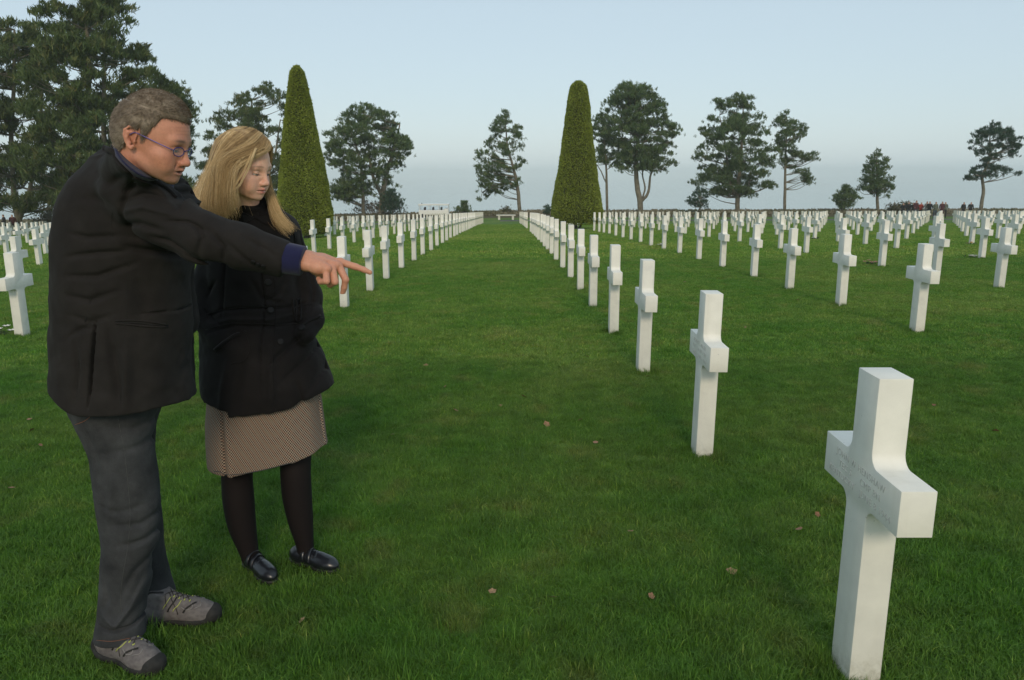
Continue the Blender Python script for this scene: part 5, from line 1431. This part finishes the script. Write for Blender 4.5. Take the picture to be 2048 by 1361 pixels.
    tn2 = np.repeat(tone[:, None], m, 1) + .10 * np.linspace(-1, 1, m)[None]; tn2 = np.repeat(np.clip(tn2, 0, 1), 3, axis=1).ravel()
    link('strands', np_mesh('strands', V, F, m_hair_w, True, {'tone': tn2}), hair)

    # coat
    F_ = Field((-1.30, 2.62, .60), (-.42, 3.32, 1.52), .0050)
    tab = [(418, 468, 548), (432, 440, 568), (450, 424, 584), (480, 415, 592), (520, 412, 592), (560, 414, 594), (600, 416, 600), (630, 412, 604), (660, 406, 618), (700, 404, 640), (740, 406, 655), (770, 410, 668), (800, 412, 664), (830, 414, 660)]
    ry = [.07, .10, .125, .14, .145, .14, .132, .130, .140, .155, .170, .180, .185, .188]
    A = [p(a[1], a[0], 3.02) for a in tab]; B = [p(a[2], a[0], 3.02) for a in tab]
    F_.loft([a[2] for a in A], [(a[0] + b_[0]) / 2 for a, b_ in zip(A, B)], 3.02, [(b_[0] - a[0]) / 2 for a, b_ in zip(A, B)], ry, k=0, p=2.2, yaw=R(8))
    F_.cap(p(500, 410, 2.955), p(508, 445, 3.0), .057, .078, k=.02)                      # standing collar
    F_.cap(p(468, 445, 3.0), p(440, 470, 2.99), .06, .062, k=.03); F_.cap(p(540, 440, 3.03), p(568, 462, 3.05), .055, .058, k=.03)
    F_.chain([p(440, 470, 2.99), p(418, 560, 2.99), p(412, 632, 2.96), p(448, 680, 2.92), p(474, 700, 2.91)], [.060, .054, .052, .048, .038], k=.02)
    F_.chain([p(566, 462, 3.05), p(596, 530, 3.07), p(619, 592, 3.08), p(622, 638, 3.02), p(610, 668, 2.95)], [.058, .054, .051, .048, .040], k=.02)
    F_.ell(p(505, 398, 2.91), (.045, .05, .026), k=.01, op='sub')
    F_.plane(p(413, 817, 2.84), (-.25, .0, -1), .01, lo=p(380, 900, 2.8) - [0, .3, 0], hi=p(440, 780, 2.8) + [0, .8, 0])
    F_.plane(p(500, 832, 2.84), (.10, .0, -1), .006, lo=p(300, 900, 2.8) - [0, .3, .2], hi=p(590, 780, 2.8) + [0, .8, 0])
    F_.plane(p(600, 812, 2.86), (.40, .0, -1), .006, lo=p(560, 900, 2.8) - [0, .3, .2], hi=p(760, 700, 2.8) + [0, .8, 0])
    def cr(uv, w_, d_, ymax=3.05): F_.crease([p(a[0], a[1], 2.88) for a in uv], w_ * .7, d_ * 1.7, ymax=ymax)
    cr([(410, 640), (440, 622), (500, 618), (560, 622), (625, 615)], .007, .006); cr([(410, 652), (460, 640), (540, 642), (628, 632)], .010, -.004)   # belt at the waist
    cr([(412, 668), (470, 652), (540, 656), (622, 648)], .006, .005)
    cr([(575, 470), (592, 530), (604, 590), (606, 640)], .008, .008); cr([(455, 480), (446, 560), (440, 640)], .008, .007)
    cr([(620, 660), (570, 700), (530, 740)], .012, .007); cr([(630, 690), (600, 730), (560, 770)], .014, .006); cr([(648, 700), (640, 740), (612, 790)], .014, .007)
    cr([(490, 700), (486, 760), (480, 830)], .018, .006); cr([(540, 700), (548, 770), (545, 825)], .020, -.006); cr([(590, 760), (600, 800), (598, 830)], .016, .006)
    cr([(460, 710), (450, 770), (445, 820)], .016, -.005); cr([(500, 560), (520, 600), (560, 614)], .012, .005); cr([(560, 560), (550, 590), (520, 612)], .012, .004)
    cr([(430, 560), (415, 580), (405, 600)], .008, .005); cr([(398, 620), (420, 640), (440, 650)], .008, .006); cr([(600, 560), (622, 575), (636, 585)], .008, .005); cr([(612, 625), (630, 618), (645, 620)], .008, .006)
    cr([(505, 440), (512, 500), (520, 560), (524, 620), (520, 700), (530, 826)], .0045, .006)                        # front overlap
    F_.noise(9, .0040, 31, (1, 1, .9)); F_.noise(22, .0022, 32, (1, 1, 1.2)); F_.noise(55, .0010, 33)
    V, Q = F_.mesh(1); coat = put('coat', V, Q, m_coat); cb = bvh_of(V, Q)
    mv = Matrix.Translation(-Vector(O))
    def sc(name, uv, r_, m_, lift=0.0):
        o = seam(name, cb, uv, r_, m_, coat, lift)
        if o: o.data.transform(mv)
    for u, v in ((536, 565), (541, 621), (604, 656), (561, 684)):
        k0 = len(col.objects); button('coat_button', cb, u, v, .0125, m_btn, coat, .005)
        if len(col.objects) > k0: col.objects[-1].data.transform(mv)
    sc('belt_loop', [(584, 598), (586, 620), (589, 642)], .0045, m_coat, .004); sc('belt_buckle', [(592, 600), (601, 600), (603, 640), (593, 641), (592, 602)], .0028, m_btn, .004)
    sc('belt_edge', [(414, 628), (460, 618), (520, 614), (580, 616), (626, 608)], .0022, m_coat, .001); sc('belt_edge', [(412, 660), (460, 648), (520, 648), (580, 650), (622, 642)], .0022, m_coat, .001)
    sc('cuff_strap', [(430, 700), (445, 688), (468, 672), (480, 668)], .0075, m_coat, .001); sc('cuff_strap', [(604, 652), (622, 640), (640, 632)], .007, m_coat, .001)
    sc('pocket_flap', [(470, 652), (492, 665), (500, 700), (488, 722), (462, 728)], .0022, m_coat, .001); sc('front_edge', [(516, 425), (528, 500), (548, 560), (552, 640), (545, 730), (552, 822)], .0022, m_coat, .0005)
    sc('shoulder_flap', [(556, 425), (572, 440), (588, 470), (590, 500)], .0030, m_coat, .0005)
    # open collar wings
    cl = []
    for side_ in ([(470, 402), (478, 418), (496, 428), (508, 436), (490, 448), (468, 440)], [(508, 434), (528, 424), (544, 410), (560, 424), (556, 444), (534, 452)]):
        pts = []
        for u, v in side_:
            q, nn = on_surface(cb, u, v, .007)
            if q is None: q = Vector(p(u, v, 2.90))
            pts.append(np.array(q) - O)
        ctr = np.mean(pts, 0) + np.array((0, -.006, 0)); back = [q + np.array((0, .012, 0)) for q in pts]
        nn_ = len(pts); VV = pts + [ctr] + back
        FF = [(i, (i + 1) % nn_, nn_) for i in range(nn_)] + [(i, i + nn_ + 1, (i + 1) % nn_ + nn_ + 1, (i + 1) % nn_) for i in range(nn_)]
        MB().add(VV, FF).build('collar_wing', m_coat, coat, False)

    # skirt
    F_ = Field((-1.25, 2.72, .38), (-.55, 3.32, .86), .0048)
    tab = [(770, 424, 632), (800, 419, 640), (840, 416, 645), (880, 417, 650), (915, 420, 657), (945, 423, 661), (975, 425, 664)]
    A = [p(a[1], a[0], 3.02) for a in tab]; B = [p(a[2], a[0], 3.02) for a in tab]
    F_.loft([a[2] for a in A], [(a[0] + b_[0]) / 2 for a, b_ in zip(A, B)], 3.02, [(b_[0] - a[0]) / 2 for a, b_ in zip(A, B)], [.15, .155, .158, .16, .162, .165, .168], k=0, p=2.3, yaw=R(6))
    F_.plane(p(450, 952, 2.88), (0, 0, -1), .003, hi=p(520, 700, 2.88) + [0, .9, 0]); F_.plane(p(475, 951, 2.87), (.215, 0, -1), .003)
    def cs(uv, w_, d_): F_.crease([p(a[0], a[1], 2.88) for a in uv], w_, d_, ymax=3.02)
    cs([(444, 800), (448, 880), (456, 985)], .0055, .010); cs([(452, 810), (458, 880), (468, 985)], .010, -.006); cs([(612, 780), (622, 850), (634, 960)], .013, .007); cs([(580, 790), (582, 860), (590, 980)], .018, -.005); cs([(510, 800), (512, 880), (505, 980)], .02, .004)
    F_.noise(10, .004, 41, (1, 1, .5))
    V, Q = F_.mesh(1)
    th = np.arctan2(V[:, 0] - np.mean(V[:, 0]), -(V[:, 1] - 3.02)) * .20
    uv_ = np.stack([th * .7 + V[:, 2] * .7 * .7, -th * .7 + V[:, 2] * .7 * .7 + 5, np.zeros(len(V))], 1)
    sk = np_mesh('skirt', V - O, Q, m_check, True); at_ = sk.attributes.new('weave', 'FLOAT_VECTOR', 'POINT'); at_.data.foreach_set('vector', (uv_ + 9).astype(np.float32).ravel())
    skirt = link('skirt', sk, root); sb = bvh_of(V, Q)
    hm = seam('hem_binding', sb, [(428, 943), (440, 944), (455, 950), (500, 946), (560, 932), (610, 918), (655, 903)], .0022, m_stitch, skirt, 0.0)
    if hm: hm.data.transform(mv)

    # legs in tights
    F_ = Field((-1.20, 2.72, -.05), (-.62, 3.22, .62), .0042)
    yl = 2.99
    F_.chain([p(476, 900, 2.97), p(474, 950, yl), p(477, 1000, yl), p(484, 1050, yl), p(497, 1100, yl), p(505, 1132, 2.99)], [.066, .060, .062, .056, .038, .031], fine=6)
    F_.chain([p(592, 890, 3.05), p(591, 940, 3.02), p(594, 990, 3.02), p(601, 1040, 3.02), p(609, 1085, 3.02), p(611, 1112, 3.02)], [.064, .060, .060, .051, .036, .031], fine=6)
    V, Q = F_.mesh(1); put('tights', V, Q, m_tights)
    # strappy black shoes
    m_sole, t, b = mat('black_sole', (.012, .012, .013), .6)
    for hl, to, y0 in ((p(503, 1132, 2.99), G(549, 1172), 0), (p(609, 1112, 3.02), G(676, 1149), 0)):
        d_ = np.array(to) - np.array(hl); d_[2] = 0; d_ /= np.linalg.norm(d_); c0 = np.array(to) - d_ * .128; c0[2] = gz(c0[0], c0[1]) + .014
        Mx = frame(d_)
        F_ = Field((-.06, -.15, -.02), (.06, .15, .12), .0026)
        F_.ell((0, .065, .022), (.038, .066, .032), k=.015); F_.ell((0, -.065, .030), (.033, .058, .042), k=.02); F_.ell((0, .0, .032), (.033, .10, .034), k=.02)
        F_.ell((0, -.045, .088), (.027, .050, .040), k=.008, op='sub'); F_.plane((0, 0, .010), (0, 0, -1)); F_.noise(50, .001, 5)
        for k in range(3): F_.cap((-.045, .035 - .028 * k, .052 + .004 * k), (.045, .018 - .028 * k, .050 + .004 * k), .0022, k=.002, op='sub')
        V, Q = F_.mesh(1); sh = put('shoe', V @ Mx.T + c0, Q, m_leather)
        F2 = Field((-.06, -.15, -.02), (.06, .15, .04), .0030)
        F2.ell((0, .06, .004), (.040, .072, .030), k=.01); F2.ell((0, -.065, .004), (.034, .060, .030), k=.03); F2.plane((0, 0, .012), (0, 0, 1), .002); F2.plane((0, 0, -.013), (0, 0, -1), .002)
        V, Q = F2.mesh(1); put('sole', V @ Mx.T + c0, Q, m_sole, sh)
        for k in range(3):
            y_ = .020 - .030 * k; rr = .040 + .002 * k
            pts = [np.array((rr * math.cos(a) * .92, y_ + .012 * math.cos(a), .020 + .046 * math.sin(a) + .007 * k)) @ Mx.T + c0 - O for a in np.linspace(0, math.pi, 14)]
            mb = MB(); wd = np.array((0, .009, 0)) @ Mx.T; VV = []; 
            for q in pts: VV += [q - wd, q + wd]
            for i_, q in enumerate(pts):
                nq = np.array((math.cos(np.linspace(0, math.pi, 14)[i_]), 0, math.sin(np.linspace(0, math.pi, 14)[i_]))) @ Mx.T * .0028
                VV += [q - wd - nq, q + wd - nq]
            n2 = 28; FF = [(2 * i, 2 * i + 1, 2 * i + 3, 2 * i + 2) for i in range(13)] + [(2 * i, 2 * i + 2, n2 + 2 * i + 2, n2 + 2 * i) for i in range(13)] + [(2 * i + 1, n2 + 2 * i + 1, n2 + 2 * i + 3, 2 * i + 3) for i in range(13)]
            mb.add(VV, FF).build('strap', m_leather, sh, True)
    return root
woman = build_woman()
# ------------------------------------------------------------------ turf: real blades near the viewer, ever coarser tufts farther off
m_blade, t, b = mat('grass_blade', (.05, .12, .02), .55, spec=.25)
geo = t.n('NewGeometry').outputs['Position']
c = lawn_color(t, geo)
at = t.n('Attribute'); at.attribute_name = 'tone'
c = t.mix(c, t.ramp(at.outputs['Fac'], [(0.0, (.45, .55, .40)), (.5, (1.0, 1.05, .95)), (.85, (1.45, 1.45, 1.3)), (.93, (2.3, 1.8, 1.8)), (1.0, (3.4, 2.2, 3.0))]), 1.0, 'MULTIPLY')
t.l(c, b.inputs['Base Color'])
tr = t.n('BsdfTranslucent'); t.l(t.mix(c, (1.2, 1.35, .7), 1.0, 'MULTIPLY'), tr.inputs['Color'])
mx = t.n('MixShader'); mx.inputs[0].default_value = .30
t.l(b.outputs[0], mx.inputs[1]); t.l(tr.outputs[0], mx.inputs[2]); t.l(mx.outputs[0], t.t.nodes['Material Output'].inputs['Surface'])

protos = bpy.data.collections.new('turf_patches')      # kept out of the scene; only instanced
def patch(size, n, hgt, wid, lean, seed, clump=.5, round_=True, light=0.0):
    g = np.random.default_rng(seed)
    c_ = g.uniform(-size / 2, size / 2, (n, 2))
    if round_:
        r_ = size * .62 * np.sqrt(g.random(n)); a = g.uniform(0, 2 * math.pi, n); c_ = np.stack([r_ * np.cos(a), r_ * np.sin(a)], 1)
    cc = g.uniform(-size / 2, size / 2, (14, 2)); tilt = g.normal(0, .5, (14, 2)); near = np.argmin(((c_[:, None] - cc[None]) ** 2).sum(2), 1)
    a = g.uniform(0, 2 * math.pi, n); ln = np.abs(g.normal(lean, lean * .5, n))
    d = np.stack([np.cos(a) * ln, np.sin(a) * ln], 1) + tilt[near] * clump * lean
    h = hgt * g.uniform(.45, 1.15, n) * (.8 + .4 * np.random.default_rng(seed + 9).random(14)[near]); w_ = wid * g.uniform(.7, 1.3, n)
    s_ = np.stack([-np.sin(a), np.cos(a)], 1) * w_[:, None] * .5
    tw = a + g.normal(0, .9, n); s_ = np.stack([-np.sin(tw), np.cos(tw)], 1) * w_[:, None] * .5
    z = np.zeros(n)
    b0 = c_; b1 = c_ + d * h[:, None] * .35; b2 = c_ + d * h[:, None]
    V = np.stack([np.column_stack([b0 - s_, z - .004]), np.column_stack([b0 + s_, z - .004]), np.column_stack([b1 + s_ * .85, h * .62]), np.column_stack([b1 - s_ * .85, h * .62]), np.column_stack([b2, h * (1 - .12 * ln)])], 1).reshape(-1, 3)
    i = np.arange(n)[:, None] * 5
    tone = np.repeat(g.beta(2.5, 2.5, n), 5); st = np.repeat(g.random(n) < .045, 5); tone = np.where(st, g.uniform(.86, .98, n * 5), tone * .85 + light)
    k = np.tile(np.array([.55, .55, 1.0, 1.0, 1.08]), n)
    me = np_mesh('turf_patch', V, [i + np.array([[0, 1, 2, 3]]), i + np.array([[3, 2, 4]])], m_blade, False, {'tone': np.clip(tone, 0, 1)})
    o = bpy.data.objects.new('turf_patch', me); return o
def scatter(name, label, pts, rz, sc, protos_, seed):
    cl = bpy.data.collections.new(name + '_patches')
    for o in protos_: cl.objects.link(o)
    me = bpy.data.meshes.new(name); me.vertices.add(len(pts)); me.vertices.foreach_set('co', np.asarray(pts, np.float32).ravel())
    for k, a in (('rz', rz), ('sc', sc)):
        q = me.attributes.new(k, 'FLOAT', 'POINT'); q.data.foreach_set('value', np.asarray(a, np.float32))
    me.materials.append(m_blade)
    o = bpy.data.objects.new(name, me); col.objects.link(o)
    ng = bpy.data.node_groups.new(name, 'GeometryNodeTree')
    ng.interface.new_socket('Geometry', in_out='INPUT', socket_type='NodeSocketGeometry'); ng.interface.new_socket('Geometry', in_out='OUTPUT', socket_type='NodeSocketGeometry')
    N = ng.nodes; L = ng.links
    gi, go = N.new('NodeGroupInput'), N.new('NodeGroupOutput')
    ci = N.new('GeometryNodeCollectionInfo'); ci.inputs['Collection'].default_value = cl; ci.inputs['Separate Children'].default_value = True; ci.inputs['Reset Children'].default_value = True
    ip = N.new('GeometryNodeInstanceOnPoints'); ip.inputs['Pick Instance'].default_value = True
    ar = N.new('GeometryNodeInputNamedAttribute'); ar.data_type = 'FLOAT'; ar.inputs['Name'].default_value = 'rz'
    as_ = N.new('GeometryNodeInputNamedAttribute'); as_.data_type = 'FLOAT'; as_.inputs['Name'].default_value = 'sc'
    cx_ = N.new('ShaderNodeCombineXYZ'); L.new(ar.outputs['Attribute'], cx_.inputs['Z'])
    e2 = N.new('FunctionNodeEulerToRotation'); L.new(cx_.outputs[0], e2.inputs[0])
    L.new(gi.outputs[0], ip.inputs['Points']); L.new(ci.outputs[0], ip.inputs['Instance']); L.new(e2.outputs[0], ip.inputs['Rotation'])
    c3 = N.new('ShaderNodeCombineXYZ'); [L.new(as_.outputs['Attribute'], c3.inputs[q]) for q in range(3)]; L.new(c3.outputs[0], ip.inputs['Scale'])
    L.new(ip.outputs[0], go.inputs[0])
    md = o.modifiers.new('turf', 'NODES'); md.node_group = ng
    tag(o, label, kind='stuff'); return o
def field_pts(y0, y1, step, seed):
    g = np.random.default_rng(seed); P_ = []
    y = y0
    while y < y1:
        hw = .70 * y + .7
        xs_ = np.arange(-hw, hw, step); P_.append(np.stack([xs_ + g.uniform(-.3, .3, len(xs_)) * step, np.full(len(xs_), y) + g.uniform(-.3, .3, len(xs_)) * step], 1)); y += step
    q = np.concatenate(P_); z = ground_z(q[:, 0], q[:, 1])
    return np.column_stack([q, z]), g.uniform(0, 2 * math.pi, len(q)), g.uniform(.85, 1.15, len(q))
pp = [patch(.30, 1500, .034, .0024, .75, 100 + k, light=.06) for k in range(6)]
scatter('grass', 'short green grass blades in the foreground', *field_pts(1.55, 7.0, .20, 1), pp, 1)
pm = [patch(.62, 2200, .036, .0052, .75, 200 + k, light=.22) for k in range(5)]  # tone raised with distance: painted brightness of sunlit blades seen at a low angle
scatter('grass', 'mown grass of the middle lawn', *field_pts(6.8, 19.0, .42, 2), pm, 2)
pf = [patch(1.6, 2600, .040, .013, .7, 300 + k, light=.33) for k in range(4)]  # brightest tone, sunlit look of distant turf put into the blade colour
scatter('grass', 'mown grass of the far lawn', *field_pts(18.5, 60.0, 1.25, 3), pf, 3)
# longer tufts left by the mower round the cross feet, and tussocks here and there
pl = [patch(.10, 130, .075, .0030, .45, 400 + k) for k in range(4)]
g = np.random.default_rng(77); tp = []
for o in crosses:
    x, y = o.location.x, o.location.y
    if y < 22:
        for _ in range(16 if y < 9 else 8):
            s1 = g.choice([-1, 1]); 
            if g.random() < .5: tp.append((x + s1 * .085, y + g.uniform(-.1, .1)))
            else: tp.append((x + g.uniform(-.08, .08), y + s1 * .105))
for _ in range(330):
    y = 1.8 + 8 * g.random() ** 1.2; tp.append((g.uniform(-.7, .7) * y, y))
tp = np.array(tp); tz = ground_z(tp[:, 0], tp[:, 1])
scatter('grass_tufts', 'longer grass tufts round the feet of the crosses', np.column_stack([tp, tz]), g.uniform(0, 6.28, len(tp)), g.uniform(.45, .95, len(tp)), pl, 4)

# fallen leaves
m_leaf, t, b = mat('dry_leaf', (.25, .13, .06), .8)
oi = t.n('ObjectInfo').outputs['Random']
t.l(t.mix(t.ramp(oi, [(0.0, (.22, .11, .06)), (.4, (.30, .17, .09)), (.75, (.17, .08, .04)), (1.0, (.36, .24, .13))]), t.ramp(t.noise(60, 3, .6, t.coord()), [(.3, .7), (.7, 1.2)]), .8, 'MULTIPLY'), b.inputs['Base Color'])
def leaf_mesh(seed):
    g = np.random.default_rng(seed); V = [(0, 0, .004)]; n = 15
    for k in range(n):
        a = k / n * 2 * math.pi; lob = .6 + .4 * abs(math.cos(2.5 * a)) * g.uniform(.75, 1.1); x, y = lob * math.cos(a), lob * math.sin(a) * .8
        V.append((x * .75, y * .75, .18 * (x * x + g.normal(0, .12)) + .14 * y * y))
    me = bpy.data.meshes.new('fallen_leaf'); me.from_pydata([(x * .028, y * .028, z * .028) for x, y, z in V], [], [(0, 1 + k, 1 + (k + 1) % n) for k in range(n)])
    me.materials.append(m_leaf); return me
lm = [leaf_mesh(k) for k in range(5)]
named = [(685, 681, 1.2, 'curled tan leaf on the grass right of the black coat'), (1462, 1155, 1.3, 'brown lobed leaf on the grass left of the nearest cross'), (1105, 1207, 1.0, 'small pinkish brown leaf in the foreground grass, near the bottom middle'),
         (1302, 1205, .9, 'dark brown leaf standing on edge in the foreground grass'), (605, 1254, .9, 'tan leaf on the grass right of the near trail shoe'), (1261, 1073, .8, 'small reddish leaf in the middle of the foreground lawn'),
         (1990, 870, 1.4, 'reddish brown leaf at the right edge of the lawn'), (890, 780, 1.0, 'leaf in the middle of the lawn right of the black coat hem'), (785, 877, 1.0, 'pale leaf on the lawn right of the checked skirt'),
         (985, 1195, .9, 'dull brown leaf half sunk in the foreground grass'), (1597, 1069, 1.0, 'brown leaf just left of the nearest cross arm'), (1634, 1039, .8, 'faint leaf behind the left arm of the nearest cross'),
         (25, 985, 1.0, 'brown leaf at the left edge of the lawn'), (1490, 660, 1.2, 'brown leaf between the first and second right rows')]
g = np.random.default_rng(31)
def put_leaf(u, v, s_, lab, grp=None):
    q = G(u, v); o = link('fallen_leaf', lm[g.integers(0, 5)]); o.location = (q.x, q.y, q.z + .026); o.scale = (s_, s_, s_)
    o.rotation_euler = (g.normal(0, .35), g.normal(0, .35), g.uniform(0, 6.28)); tag(o, lab, 'leaf', grp)
for q in named: put_leaf(*q)
for _ in range(45):
    v = 500 + 420 * g.random() ** 1.6; u = g.uniform(640, 2040) if g.random() < .85 else g.uniform(0, 90)
    put_leaf(u, v, g.uniform(.8, 1.5), 'small dry brown leaf lying among the rows of crosses', 'fallen leaves scattered over the lawn')
